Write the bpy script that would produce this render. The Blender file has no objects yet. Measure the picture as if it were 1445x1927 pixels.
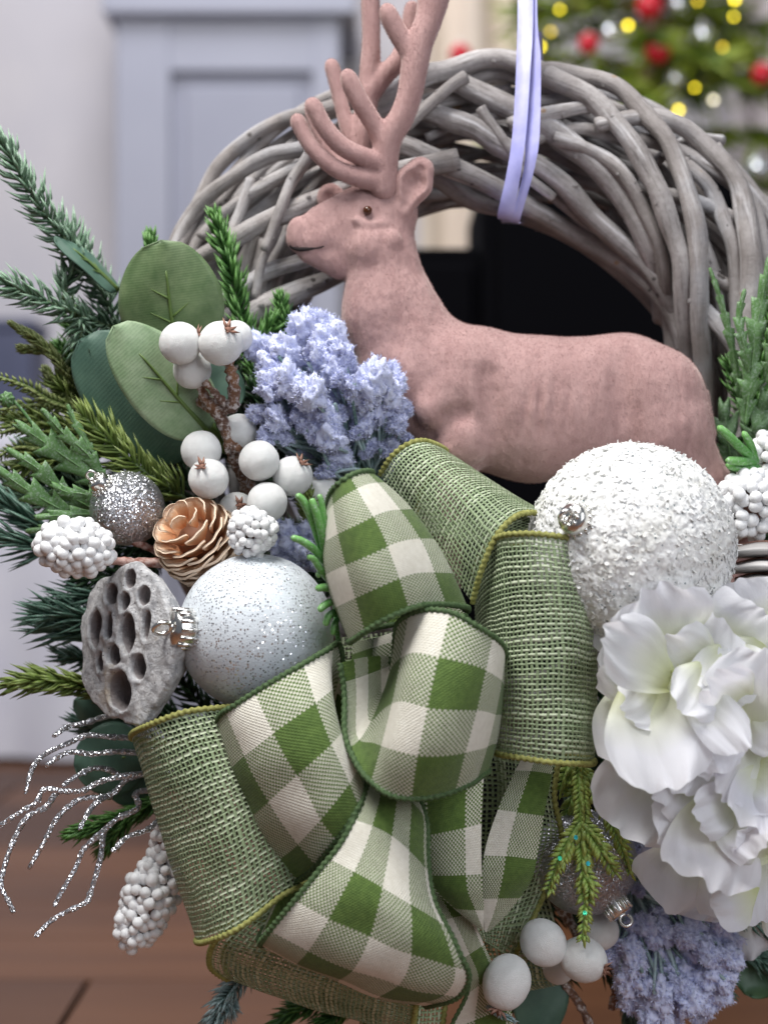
import bpy, math, random
import numpy as np
from mathutils import Vector, Matrix, Euler, noise as mnoise

# ------------------------------------------------------------------ camera, light, exposure
scene = bpy.context.scene
D, S, Z0 = 1.0, 1/3000.0, 0.44          # camera distance to the wreath plane, metres per photo pixel there, lens height
cam_d = bpy.data.cameras.new('camera'); cam = bpy.data.objects.new('camera', cam_d)
scene.collection.objects.link(cam); scene.camera = cam
cam.location = (0, -D, Z0); cam.rotation_euler = (math.radians(90), 0, 0)
cam_d.sensor_fit = 'VERTICAL'; cam_d.sensor_height = 24
cam_d.lens = 24*D/(2*963.5*S); cam_d.clip_start = 0.02; cam_d.clip_end = 100
cam_d.dof.use_dof = True; cam_d.dof.focus_distance = D-0.14; cam_d.dof.aperture_fstop = 2.9

world = bpy.data.worlds.new('World'); scene.world = world; world.use_nodes = True
bg = world.node_tree.nodes['Background']
bg.inputs[0].default_value = (0.80, 0.86, 1.0, 1); bg.inputs[1].default_value = 0.15

def area(name, loc, target, size, power, col):
    l = bpy.data.lights.new(name, 'AREA'); l.energy = power; l.size = size; l.color = col
    o = bpy.data.objects.new(name, l); scene.collection.objects.link(o); o.location = loc
    o.rotation_euler = (Vector(target)-Vector(loc)).to_track_quat('-Z', 'Y').to_euler(); return o
area('overhead_softbox', (-0.40, -0.55, 1.80), (0.0, -0.05, 0.45), 0.7, 36, (1.0, 0.985, 0.96))  # key softbox added overhead for soft top light, no window behind it
area('front_fill', (0.9, -1.7, 1.15), (0.05, -0.05, 0.40), 1.2, 20, (0.90, 0.94, 1.0))  # unseen frontal fill added to brighten the petals and berries
area('room_light', (-0.3, 1.0, 2.5), (0.0, 1.9, 0.5), 0.9, 26, (0.95, 0.95, 1.0))

scene.view_settings.view_transform = 'Standard'; scene.view_settings.look = 'None'
scene.view_settings.exposure = 0.0; scene.view_settings.gamma = 1.0
scene.render.engine = 'CYCLES'
scene.cycles.max_bounces = 8; scene.cycles.transparent_max_bounces = 24

# ------------------------------------------------------------------ helpers
R = random.Random(7); NR = np.random.default_rng(7)
def pxs(Y): return S*(D+Y)/D
def P(x, y, Y):
    s = pxs(Y); return np.array(((x-722.5)*s, Y, Z0+(963.5-y)*s))
WL = {}
def V3(v): return np.array(v, dtype=float)
def unit(v):
    v = np.asarray(v, float); n = np.linalg.norm(v); return v/n if n > 1e-12 else v
def thing(name, label, cat, loc, group=None):
    o = bpy.data.objects.new(name, None); scene.collection.objects.link(o)
    o.empty_display_size = 0.01; o.location = loc; WL[o] = V3(loc)
    o['label'] = label; o['category'] = cat
    if group: o['group'] = group
    return o
def tag(o, label=None, cat=None, group=None, kind=None):
    if label: o['label'] = label
    if cat: o['category'] = cat
    if group: o['group'] = group
    if kind: o['kind'] = kind
    return o
def mesh(name, v, f, m, smooth=True, uv=None, col=None):
    me = bpy.data.meshes.new(name)
    me.from_pydata(np.asarray(v, float).tolist(), [], f if isinstance(f, list) else f.tolist())
    if smooth: me.polygons.foreach_set('use_smooth', np.ones(len(me.polygons), bool))
    if uv is not None:
        idx = np.empty(len(me.loops), np.int32); me.loops.foreach_get('vertex_index', idx)
        l = me.uv_layers.new(name='UVMap'); l.data.foreach_set('uv', np.asarray(uv, np.float32)[idx].ravel())
    if col is not None:
        a = me.attributes.new('c', 'FLOAT', 'POINT'); a.data.foreach_set('value', np.asarray(col, np.float32))
    if m: me.materials.append(m)
    me.update(); return me
def link(name, me, parent=None, loc=(0, 0, 0), rot=None, scale=None):
    o = bpy.data.objects.new(name, me); scene.collection.objects.link(o)
    if parent is not None: o.parent = parent; o.location = V3(loc)-WL[parent]
    else: o.location = loc
    WL[o] = V3(loc)
    if rot is not None:
        o.rotation_mode = 'QUATERNION'; o.rotation_quaternion = rot
    if scale is not None: o.scale = scale
    return o
def mk(name, v, f, m, parent=None, smooth=True, uv=None, col=None, kind=None):
    v = np.asarray(v, float)
    org = WL[parent] if parent is not None else (v.min(0)+v.max(0))/2
    o = link(name, mesh(name, v-org, f, m, smooth, uv, col), parent, org)
    if kind: o['kind'] = kind
    return o
class MB:                                    # collects pieces into one mesh
    def __init__(s): s.v = []; s.f = []; s.c = []; s.n = 0
    def add(s, v, f, c=None):
        v = np.asarray(v, float); s.v.append(v); n = s.n
        s.f.extend([tuple(int(i)+n for i in q) for q in f]); s.n += len(v)
        s.c.append(np.full(len(v), 0.5) if c is None else (np.full(len(v), c) if np.isscalar(c) else np.asarray(c)))
    def make(s, name, m, parent=None, smooth=True, kind=None):
        return mk(name, np.concatenate(s.v), s.f, m, parent, smooth, None, np.concatenate(s.c), kind)
def cr(pts, n):                              # catmull-rom through control rows, n samples per span
    p = np.asarray(pts, float)
    if len(p) == 2: return p[0]+(p[1]-p[0])*np.linspace(0, 1, n+1)[:, None]
    q = np.vstack([2*p[0]-p[1], p, 2*p[-1]-p[-2]]); out = []
    for i in range(1, len(q)-2):
        t = np.linspace(0, 1, n, endpoint=False)[:, None]
        a, b, c, d = q[i-1], q[i], q[i+1], q[i+2]
        out.append(0.5*((2*b)+(c-a)*t+(2*a-5*b+4*c-d)*t*t+(3*b-a-3*c+d)*t**3))
    out.append(p[-1:]); return np.vstack(out)
def frames(c):
    t = np.gradient(c, axis=0); t /= np.linalg.norm(t, axis=1)[:, None]+1e-12
    u = np.cross(t[0], (0, 0, 1));
    if np.linalg.norm(u) < 0.1: u = np.cross(t[0], (0, 1, 0))
    u = unit(u); U = []
    for k in range(len(c)):
        u = unit(u-t[k]*np.dot(u, t[k])); U.append(u)
    U = np.array(U); return t, U, np.cross(t, U)
def tube(c, r, seg=8, twist=None):           # c Nx3, r scalar or N; returns verts, faces
    c = np.asarray(c, float); n = len(c); r = np.broadcast_to(np.asarray(r, float), (n,))
    t, U, W = frames(c); a = np.linspace(0, 2*math.pi, seg, endpoint=False)
    rr = r[:, None]*np.ones(seg)
    if twist is not None:
        L = np.concatenate([[0], np.cumsum(np.linalg.norm(np.diff(c, axis=0), axis=1))])
        rr = rr*(1+twist[0]*np.sin(a[None]*1-L[:, None]*2*math.pi/twist[1]))
    v = c[:, None]+rr[..., None]*(np.cos(a)[None, :, None]*U[:, None]+np.sin(a)[None, :, None]*W[:, None])
    v = v.reshape(-1, 3); f = []
    for k in range(n-1):
        for j in range(seg):
            j2 = (j+1) % seg
            f.append((k*seg+j, k*seg+j2, (k+1)*seg+j2, (k+1)*seg+j))
    f.append(tuple(range(seg-1, -1, -1))); f.append(tuple((n-1)*seg+j for j in range(seg)))
    return v, f
def grid_faces(nu, nv):
    return [(i*nv+j, i*nv+j+1, (i+1)*nv+j+1, (i+1)*nv+j) for i in range(nu-1) for j in range(nv-1)]
def box(x0, x1, y0, y1, z0, z1):
    v = [(x, y, z) for x in (x0, x1) for y in (y0, y1) for z in (z0, z1)]
    return v, [(0, 1, 3, 2), (4, 6, 7, 5), (0, 4, 5, 1), (2, 3, 7, 6), (0, 2, 6, 4), (1, 5, 7, 3)]
def bevbox(name, b, m, parent=None, bev=0.004):
    v, f = box(*b); o = mk(name, v, f, m, parent, smooth=False)
    md = o.modifiers.new('bevel', 'BEVEL'); md.width = bev; md.segments = 2; return o
_ico = {}
def ico(n):
    if n in _ico: return _ico[n]
    g = (1+5**.5)/2
    v = [unit(x) for x in [(-1, g, 0), (1, g, 0), (-1, -g, 0), (1, -g, 0), (0, -1, g), (0, 1, g), (0, -1, -g), (0, 1, -g), (g, 0, -1), (g, 0, 1), (-g, 0, -1), (-g, 0, 1)]]
    f = [(0, 11, 5), (0, 5, 1), (0, 1, 7), (0, 7, 10), (0, 10, 11), (1, 5, 9), (5, 11, 4), (11, 10, 2), (10, 7, 6), (7, 1, 8), (3, 9, 4), (3, 4, 2), (3, 2, 6), (3, 6, 8), (3, 8, 9), (4, 9, 5), (2, 4, 11), (6, 2, 10), (8, 6, 7), (9, 8, 1)]
    for _ in range(n):
        mid = {}; nf = []
        def m_(a, b):
            k = (min(a, b), max(a, b))
            if k not in mid: mid[k] = len(v); v.append(unit(v[a]+v[b]))
            return mid[k]
        for a, b, c in f:
            x, y, z = m_(a, b), m_(b, c), m_(c, a); nf += [(a, x, z), (b, y, x), (c, z, y), (x, y, z)]
        f = nf
    _ico[n] = (np.array(v), f); return _ico[n]
def fnoise(v, sc, octv=3, off=(0, 0, 0)):
    o = Vector(off)
    return np.array([mnoise.fractal(Vector(p)*sc+o, 0.9, 2.1, octv) for p in v])
def quat_to(d, up=(0, 0, 1)): return Vector(d).to_track_quat('Z', 'Y')

# signed distance fields -> quads (naive surface nets)
class SDF:
    def __init__(s, lo, hi, h):
        s.lo = np.array(lo, float); s.h = h; n = np.ceil((np.array(hi)-s.lo)/h).astype(int)+1; s.n = n
        s.ax = [s.lo[i]+h*np.arange(n[i]) for i in range(3)]; s.f = np.full(n, 1e3, np.float32)
    def region(s, lo, hi):
        sl = []
        for i in range(3):
            a = max(0, int((lo[i]-s.lo[i])/s.h)); b = min(s.n[i], int((hi[i]-s.lo[i])/s.h)+2)
            if b <= a: return None
            sl.append(slice(a, b))
        g = np.meshgrid(*[s.ax[i][sl[i]] for i in range(3)], indexing='ij'); return tuple(sl), g
    def blend(s, sl, d, k, op):
        f = s.f[sl]
        if op == 'add':
            h = np.clip(0.5+0.5*(f-d)/k, 0, 1); s.f[sl] = f*(1-h)+d*h-k*h*(1-h)
        else:
            h = np.clip(0.5-0.5*(f+d)/k, 0, 1); s.f[sl] = f*(1-h)-d*h+k*h*(1-h)
    def cap(s, a, b, ra, rb, k=8, op='add', ys=1.0):
        a = V3(a); b = V3(b); m = max(ra, rb)+2.5*k+2*s.h
        mm = m*np.array((1, max(1, ys), 1)); q = s.region(np.minimum(a, b)-mm, np.maximum(a, b)+mm)
        if q is None: return
        sl, (x, y, z) = q; ba = b-a; L = float(np.dot(ba, ba))+1e-9
        X, Yy, Z = x-a[0], (y-a[1])/ys, z-a[2]
        t = np.clip((X*ba[0]+Yy*ba[1]+Z*ba[2])/L, 0, 1)
        d = np.sqrt((X-t*ba[0])**2+(Yy-t*ba[1])**2+(Z-t*ba[2])**2)-(ra+t*(rb-ra)); s.blend(sl, d, k, op)
    def mesh(s):
        f = s.f; ins = f < 0; n = f.shape; c = [slice(0, -1), slice(1, None)]
        cnt = np.zeros([i-1 for i in n], np.int8)
        for i in (0, 1):
            for j in (0, 1):
                for k in (0, 1): cnt += ins[c[i], c[j], c[k]]
        act = (cnt > 0) & (cnt < 8); idx = -np.ones(act.shape, np.int64); cells = np.argwhere(act); idx[act] = np.arange(len(cells))
        acc = np.zeros((len(cells), 3)); w = np.zeros(len(cells)); cs = [(i, j, k) for i in (0, 1) for j in (0, 1) for k in (0, 1)]
        for a in cs:
            for ax in range(3):
                if a[ax]: continue
                b = list(a); b[ax] = 1; A = cells+a; B = cells+b
                fa = f[A[:, 0], A[:, 1], A[:, 2]]; fb = f[B[:, 0], B[:, 1], B[:, 2]]; m = (fa < 0) != (fb < 0)
                t = np.where(m, fa/np.where(m, fa-fb, 1), 0); pt = np.array(a)+t[:, None]*(np.array(b)-np.array(a))
                acc[m] += pt[m]; w[m] += 1
        v = s.lo+s.h*(cells+acc/w[:, None]); faces = []
        for ax in range(3):
            u, q = (ax+1) % 3, (ax+2) % 3; lo = [slice(None)]*3; hi = [slice(None)]*3; lo[ax] = slice(0, -1); hi[ax] = slice(1, None)
            ed = np.argwhere(ins[tuple(lo)] != ins[tuple(hi)])
            ok = (ed[:, u] > 0) & (ed[:, q] > 0) & (ed[:, u] < n[u]-1) & (ed[:, q] < n[q]-1); ed = ed[ok]
            def at(du, dq):
                e = ed.copy(); e[:, u] -= du; e[:, q] -= dq; return idx[e[:, 0], e[:, 1], e[:, 2]]
            qd = np.stack([at(1, 1), at(0, 1), at(0, 0), at(1, 0)], 1); fl = ins[ed[:, 0], ed[:, 1], ed[:, 2]]
            qd[~fl] = qd[~fl][:, ::-1]; faces.append(qd)
        return v, np.concatenate(faces)
def relax(v, f, it=2):
    e = np.concatenate([f[:, [0, 1]], f[:, [1, 2]], f[:, [2, 3]], f[:, [3, 0]]]); e = np.concatenate([e, e[:, ::-1]])
    for _ in range(it):
        a = np.zeros_like(v); np.add.at(a, e[:, 0], v[e[:, 1]]); n = np.bincount(e[:, 0], minlength=len(v))
        v = 0.5*v+0.5*a/np.maximum(n, 1)[:, None]
    return v
def px_world(v, Y0):                         # sdf space (photo px, depth px, -photo row) -> world
    s = pxs(Y0); v = np.asarray(v)
    return np.stack([(v[:, 0]-722.5)*s, Y0+v[:, 1]*s, Z0+(963.5+v[:, 2])*s], 1)

# ------------------------------------------------------------------ materials
class NT:
    def __init__(s, name):
        s.m = bpy.data.materials.new(name); s.m.use_nodes = True; s.t = s.m.node_tree; s.t.nodes.clear()
        s.out = s.t.nodes.new('ShaderNodeOutputMaterial')
        s.b = s.n('ShaderNodeBsdfPrincipled'); s.t.links.new(s.b.outputs[0], s.out.inputs[0])
    def n(s, k, **kw):
        x = s.t.nodes.new(k)
        for a, b in kw.items(): setattr(x, a, b)
        return x
    def set(s, sock, val):
        if isinstance(val, bpy.types.NodeSocket): s.t.links.new(val, sock)
        elif isinstance(val, (tuple, list)) and len(val) == 3 and sock.type == 'RGBA': sock.default_value = (*val, 1)
        else: sock.default_value = val
    def p(s, **kw):
        for a, b in kw.items(): s.set(s.b.inputs[a.replace('_', ' ')], b)
    def math(s, op, a, b=0.0, c=None):
        x = s.n('ShaderNodeMath', operation=op); s.set(x.inputs[0], a); s.set(x.inputs[1], b)
        if c is not None: s.set(x.inputs[2], c)
        return x.outputs[0]
    def mix(s, f, a, b):
        x = s.n('ShaderNodeMix', data_type='RGBA'); s.set(x.inputs[0], f); s.set(x.inputs[6], a); s.set(x.inputs[7], b); return x.outputs[2]
    def coord(s, k='Object'): return s.n('ShaderNodeTexCoord').outputs[k]
    def noise(s, sc, det=3, rough=.55, co=None, k='Fac', stretch=None):
        x = s.n('ShaderNodeTexNoise'); co = co or s.coord()
        if stretch:
            mp = s.n('ShaderNodeMapping'); s.t.links.new(co, mp.inputs[0]); mp.inputs['Scale'].default_value = stretch; co = mp.outputs[0]
        s.t.links.new(co, x.inputs['Vector']); x.inputs['Scale'].default_value = sc; x.inputs['Detail'].default_value = det; x.inputs['Roughness'].default_value = rough
        return x.outputs[k]
    def ramp(s, f, lo, hi): 
        x = s.n('ShaderNodeMapRange'); s.set(x.inputs[0], f); x.inputs[1].default_value = lo; x.inputs[2].default_value = hi; return x.outputs[0]
    def bump(s, h, st, dist, nrm=None):
        x = s.n('ShaderNodeBump'); s.set(x.inputs['Height'], h); x.inputs['Strength'].default_value = st; x.inputs['Distance'].default_value = dist
        if nrm is not None: s.t.links.new(nrm, x.inputs['Normal'])
        return x.outputs[0]
    def attr(s): return s.n('ShaderNodeAttribute', attribute_name='c').outputs['Fac']
    def rnd(s): return s.n('ShaderNodeObjectInfo').outputs['Random']
    def voro(s, sc, k='Color', co=None):
        x = s.n('ShaderNodeTexVoronoi'); s.t.links.new(co or s.coord(), x.inputs['Vector']); x.inputs['Scale'].default_value = sc; return x.outputs[k]
def simple(name, c1, c2=None, ns=120, rough=.7, bump=0, bs=900, bd=.0005, **kw):
    t = NT(name); c = c1 if c2 is None else t.mix(t.ramp(t.noise(ns, 4), .35, .65), c1, c2)
    t.p(Base_Color=c, Roughness=rough, **kw)
    if bump: t.p(Normal=t.bump(t.noise(bs, 4), bump, bd))
    return t.m
def leafy(name, base, tip, var=.25, rough=.5, frost=0.0, sheen=0):   # colour runs along attribute c, optional frosting
    t = NT(name); c = t.mix(t.attr(), base, tip)
    c = t.mix(t.ramp(t.noise(260, 2), .3, .7), c, t.mix(var, c, (0.01, 0.02, 0.01)))
    if frost: c = t.mix(t.math('MULTIPLY', t.ramp(t.noise(700, 6, .75), .50, .75), frost), c, (.72, .77, .76))
    t.p(Base_Color=c, Roughness=rough, Subsurface_Weight=0.0, Specular_IOR_Level=.35, Normal=t.bump(t.noise(1800, 2), .3, .0003)); return t.m

def glitter(name, base, scale=1500, metal=.9, rough=.28, tilt=1.3, dens=1.0, ground=None):
    t = NT(name); cell = t.voro(scale)
    g = t.n('ShaderNodeNewGeometry').outputs['Normal']
    sb = t.n('ShaderNodeVectorMath', operation='SUBTRACT'); t.t.links.new(cell, sb.inputs[0]); sb.inputs[1].default_value = (.5, .5, .5)
    sc = t.n('ShaderNodeVectorMath', operation='SCALE'); t.t.links.new(sb.outputs[0], sc.inputs[0]); sc.inputs['Scale'].default_value = tilt
    ad = t.n('ShaderNodeVectorMath', operation='ADD'); t.t.links.new(g, ad.inputs[0]); t.t.links.new(sc.outputs[0], ad.inputs[1])
    nm = t.n('ShaderNodeVectorMath', operation='NORMALIZE'); t.t.links.new(ad.outputs[0], nm.inputs[0])
    sp = t.n('ShaderNodeSeparateColor'); t.t.links.new(cell, sp.inputs[0])
    c = t.mix(t.math('MULTIPLY', sp.outputs[1], .5), base, tuple(min(1, x*1.7) for x in base))
    if ground is None: t.p(Base_Color=c, Metallic=metal, Roughness=rough, Normal=nm.outputs[0])
    else:                                     # flecks scattered on a matt ground
        inside = t.math('LESS_THAN', t.voro(scale, 'Distance'), .42)
        f = t.math('MULTIPLY', t.math('LESS_THAN', sp.outputs[0], dens), inside)
        mx = t.n('ShaderNodeMix', data_type='VECTOR'); t.set(mx.inputs[0], f)
        gb = t.bump(t.noise(900, 4), .35, .0006); t.t.links.new(gb, mx.inputs[4]); t.t.links.new(nm.outputs[0], mx.inputs[5])
        gc = t.mix(t.ramp(t.noise(90, 3), .3, .7), ground, tuple(x*.9 for x in ground))
        t.p(Base_Color=t.mix(f, gc, c), Metallic=t.math('MULTIPLY', f, metal), Roughness=t.mix(f, (.55,)*3, (rough,)*3), Normal=mx.outputs[1])
    return t.m

def m_bark():
    t = NT('weathered_bark'); co = t.coord(); tc = t.n('ShaderNodeAttribute', attribute_name='tc').outputs['Vector']
    a = t.ramp(t.noise(30, 5, .6), .32, .68); st = t.noise(420, 4, .65, tc); st2 = t.noise(130, 3, .6, tc); b = t.ramp(t.noise(300, 4, .6), .45, .75)
    c = t.mix(a, (.235, .212, .205), (.50, .47, .465)); c = t.mix(t.ramp(st2, .56, .66), c, (.66, .64, .65)); c = t.mix(t.math('MULTIPLY', t.ramp(st, .52, .70), .75), c, (.10, .085, .08))
    c = t.mix(t.math('MULTIPLY', b, .35), c, (.12, .10, .09)); c = t.mix(t.ramp(t.noise(60, 2), .71, .75), c, (.38, .25, .15))
    c = t.mix(t.math('MULTIPLY', t.rnd(), .5), c, (.21, .18, .165)); c = t.mix(t.ramp(t.noise(14, 3), .55, .70), c, t.mix(.5, c, (.30, .33, .38))); c = t.mix(t.math('MULTIPLY', t.math('LESS_THAN', t.voro(95, 'Distance'), .16), t.math('LESS_THAN', t.noise(33, 1), .40)), c, (.07, .06, .055))
    t.p(Base_Color=c, Roughness=.72, Normal=t.bump(t.math('ADD', t.math('MULTIPLY', st, 1.2), t.noise(900, 4)), .6, .0010)); return t.m
def m_flock():
    t = NT('pink_flock'); v = t.noise(1500, 3, .7); a = t.ramp(t.noise(45, 4), .3, .7); g = t.noise(130, 4, .6, stretch=(1.0, 1.0, .28))
    c = t.mix(t.math('ADD', t.math('MULTIPLY', a, .4), t.math('MULTIPLY', t.ramp(g, .3, .6), .6)), (.335, .198, .192), (.455, .292, .280)); c = t.mix(t.math('MULTIPLY', t.ramp(v, .40, .75), .28), c, (.62, .42, .37))
    n1 = t.bump(g, .5, .0025); t.p(Base_Color=c, Roughness=.95, Sheen_Weight=.8, Sheen_Roughness=.4, Sheen_Tint=(.95, .8, .75), Specular_IOR_Level=.1, Normal=t.bump(v, .35, .0005, n1)); return t.m
def weave_uv(t):
    sp = t.n('ShaderNodeSeparateXYZ'); t.t.links.new(t.coord('UV'), sp.inputs[0]); return sp.outputs[0], sp.outputs[1]
def m_burlap():
    t = NT('green_burlap'); u, v = weave_uv(t); uvc = t.coord('UV')
    w1 = t.noise(.10, 3, .6, uvc); w2 = t.noise(.11, 3, .6, uvc, 'Color')
    u = t.math('ADD', u, t.math('MULTIPLY', w1, 1.5)); sp = t.n('ShaderNodeSeparateColor'); t.t.links.new(w2, sp.inputs[0]); v = t.math('ADD', v, t.math('MULTIPLY', sp.outputs[1], 1.5))
    fu = t.math('ABSOLUTE', t.math('SUBTRACT', t.math('FRACT', u), .5)); fv = t.math('ABSOLUTE', t.math('SUBTRACT', t.math('FRACT', v), .5))
    iu = t.math('FLOOR', u); iv = t.math('FLOOR', v)
    def wn(s, d=1.0):
        x = t.n('ShaderNodeTexWhiteNoise', noise_dimensions='1D'); t.set(x.inputs['W'], s); return x.outputs['Value']
    ru, rv = wn(iu), wn(t.math('ADD', iv, 77.3)); ir = t.math('MULTIPLY', t.math('SUBTRACT', t.noise(.45, 3, .6, uvc), .5), .30)
    wu = t.math('ADD', t.math('ADD', .19, ir), t.math('MULTIPLY', ru, .12)); wv = t.math('ADD', t.math('SUBTRACT', .20, ir), t.math('MULTIPLY', rv, .12))
    tu = t.math('LESS_THAN', fu, wu); tv = t.math('LESS_THAN', fv, wv)
    par = t.math('MODULO', t.math('ABSOLUTE', t.math('ADD', iu, iv)), 2.0)
    hu = t.math('MULTIPLY', tu, t.math('SUBTRACT', t.math('ADD', 1.0, t.math('MULTIPLY', par, .8)), t.math('MULTIPLY', t.math('POWER', t.math('DIVIDE', fu, wu), 2.0), .8)))
    hv = t.math('MULTIPLY', tv, t.math('SUBTRACT', t.math('SUBTRACT', 1.8, t.math('MULTIPLY', par, .8)), t.math('MULTIPLY', t.math('POWER', t.math('DIVIDE', fv, wv), 2.0), .8)))
    h = t.math('MAXIMUM', hu, hv); vtop = t.math('GREATER_THAN', hv, hu)
    a = t.mix(ru, (.19, .25, .13), (.32, .40, .23)); b = t.mix(rv, (.33, .41, .25), (.60, .66, .48))
    c = t.mix(vtop, a, b); c = t.mix(t.ramp(t.noise(40, 3), .35, .75), c, t.mix(.35, c, (.12, .20, .07)))
    t.p(Base_Color=c, Roughness=.75, Normal=t.bump(h, .8, .0007))
    tr = t.n('ShaderNodeBsdfTransparent'); ms = t.n('ShaderNodeMixShader'); hole = t.math('MAXIMUM', tu, tv)
    t.t.links.new(hole, ms.inputs[0]); t.t.links.new(tr.outputs[0], ms.inputs[1]); t.t.links.new(t.b.outputs[0], ms.inputs[2]); t.t.links.new(ms.outputs[0], t.out.inputs[0]); return t.m
def m_plaid():
    t = NT('green_check_fabric'); u, v = weave_uv(t)
    pu = t.math('MODULO', t.math('FLOOR', t.math('ADD', u, 100.0)), 2.0); pv = t.math('MODULO', t.math('FLOOR', t.math('ADD', v, 100.0)), 2.0)
    N = 20.0
    au = t.math('FRACT', t.math('MULTIPLY', u, N)); av = t.math('FRACT', t.math('MULTIPLY', v, N))
    iu = t.math('FLOOR', t.math('MULTIPLY', u, N)); iv = t.math('FLOOR', t.math('MULTIPLY', v, N))
    par = t.math('MODULO', t.math('ADD', t.math('ADD', iu, iv), 4000.0), 2.0)
    # warp colour pu, weft colour pv; the visible thread alternates
    vis = t.math('ADD', t.math('MULTIPLY', par, pu), t.math('MULTIPLY', t.math('SUBTRACT', 1.0, par), pv))
    nz = t.ramp(t.noise(350, 3), .3, .7)
    g = t.mix(nz, (.058, .112, .013), (.10, .172, .027)); w = t.mix(nz, (.68, .645, .55), (.78, .75, .66))
    vis = t.math('ADD', t.math('MULTIPLY', vis, .86), t.math('MULTIPLY', t.math('ADD', pu, pv), .07)); vis = t.math('ADD', vis, t.math('MULTIPLY', t.math('ABSOLUTE', t.math('SUBTRACT', pu, pv)), .13)); c = t.mix(vis, w, g)
    mixed = t.math('ABSOLUTE', t.math('SUBTRACT', pu, pv))
    tw = t.math('FRACT', t.math('MULTIPLY', t.math('ADD', u, v), N*.62)); tw = t.math('ABSOLUTE', t.math('SUBTRACT', tw, .5))
    fine = t.math('MULTIPLY', t.math('SINE', t.math('MULTIPLY', au, 3.1416)), t.math('SINE', t.math('MULTIPLY', av, 3.1416)))
    twc = t.math('MULTIPLY', t.math('SUBTRACT', 1.0, mixed), t.ramp(tw, .36, .5)); c = t.mix(t.math('MULTIPLY', twc, .35), c, t.mix(.55, c, (.02, .04, .01)))
    h = t.math('ADD', t.math('MULTIPLY', fine, .8), t.math('MULTIPLY', t.math('SUBTRACT', 1.0, mixed), t.math('SUBTRACT', 1.0, t.math('MULTIPLY', tw, 2.0))))
    t.p(Base_Color=c, Roughness=.8, Sheen_Weight=.15, Normal=t.bump(h, .55, .0006)); return t.m
def m_petal():
    t = NT('white_petal'); a = t.attr()
    c = t.mix(t.ramp(a, .08, .80), (.72, .76, .42), (.93, .93, .98)); st = t.math('ADD', t.noise(60, 3, .5), t.math('MULTIPLY', t.noise(5, 4, .6, t.coord('UV')), 1.5))
    t.p(Base_Color=c, Roughness=.62, Specular_IOR_Level=.2, Normal=t.bump(t.math('ADD', st, t.noise(900, 2)), .2, .0015))
    tl = t.n('ShaderNodeBsdfTranslucent'); t.set(tl.inputs[0], c); ms = t.n('ShaderNodeMixShader'); ms.inputs[0].default_value = .48
    t.t.links.new(t.b.outputs[0], ms.inputs[1]); t.t.links.new(tl.outputs[0], ms.inputs[2]); t.t.links.new(ms.outputs[0], t.out.inputs[0]); return t.m
def m_eu(name, c1, c2, line=.5):
    t = NT(name); sp = t.n('ShaderNodeSeparateXYZ'); t.t.links.new(t.coord('UV'), sp.inputs[0])
    l = t.math('ABSOLUTE', t.math('SUBTRACT', t.math('FRACT', t.math('MULTIPLY', sp.outputs[1], 46.0)), .5))
    n = t.ramp(t.noise(90, 4, .6), .3, .7); f2 = t.ramp(t.noise(420, 3), .4, .7)
    c = t.mix(n, c1, c2); c = t.mix(t.math('MULTIPLY', t.math('MULTIPLY', l, f2), line), c, (.03, .06, .03))
    t.p(Base_Color=c, Roughness=.55, Sheen_Weight=.1, Normal=t.bump(l, .18, .0006)); return t.m
def m_snow(name, c, sparkle=.06):
    t = NT(name); cell = t.voro(2200); sp = t.n('ShaderNodeSeparateColor'); t.t.links.new(cell, sp.inputs[0])
    f = t.math('LESS_THAN', sp.outputs[0], sparkle); g = t.n('ShaderNodeNewGeometry').outputs['Normal']
    t.p(Base_Color=t.mix(t.ramp(t.noise(300, 3), .3, .7), c, tuple(x*.9 for x in c)), Roughness=t.mix(f, (.8,)*3, (.15,)*3), Subsurface_Weight=.25, Subsurface_Radius=(.003, .003, .004), Normal=t.bump(t.noise(1500, 5, .7), .6, .001)); return t.m
def m_foam():
    t = NT('white_foam_flakes'); cell = t.voro(560); sp = t.n('ShaderNodeSeparateColor'); t.t.links.new(cell, sp.inputs[0])
    ins = t.math('LESS_THAN', t.voro(560, 'Distance'), .30)
    dk = t.math('MULTIPLY', ins, t.math('LESS_THAN', sp.outputs[0], .075)); lt = t.math('MULTIPLY', ins, t.math('GREATER_THAN', sp.outputs[0], .9))
    c = t.mix(t.ramp(t.noise(60, 4), .35, .7), (.87, .87, .865), (.81, .805, .77)); c = t.mix(dk, c, (.12, .18, .20)); c = t.mix(lt, c, (1, 1, 1))
    t.p(Base_Color=c, Roughness=t.mix(lt, (.6,)*3, (.1,)*3), Metallic=t.math('MULTIPLY', dk, .7), Subsurface_Weight=.4, Subsurface_Radius=(.006, .006, .006), Normal=t.bump(t.noise(700, 5, .7), .5, .0012)); return t.m
def m_pod():
    t = NT('grey_pod'); n = t.ramp(t.noise(160, 6, .7), .3, .7); a = t.attr()
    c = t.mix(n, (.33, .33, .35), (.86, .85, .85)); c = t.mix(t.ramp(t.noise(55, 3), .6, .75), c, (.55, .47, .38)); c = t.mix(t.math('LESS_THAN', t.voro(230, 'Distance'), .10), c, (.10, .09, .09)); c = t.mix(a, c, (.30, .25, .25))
    t.p(Base_Color=c, Roughness=.85, Normal=t.bump(t.noise(420, 6, .72), 1.0, .0030)); return t.m
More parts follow.
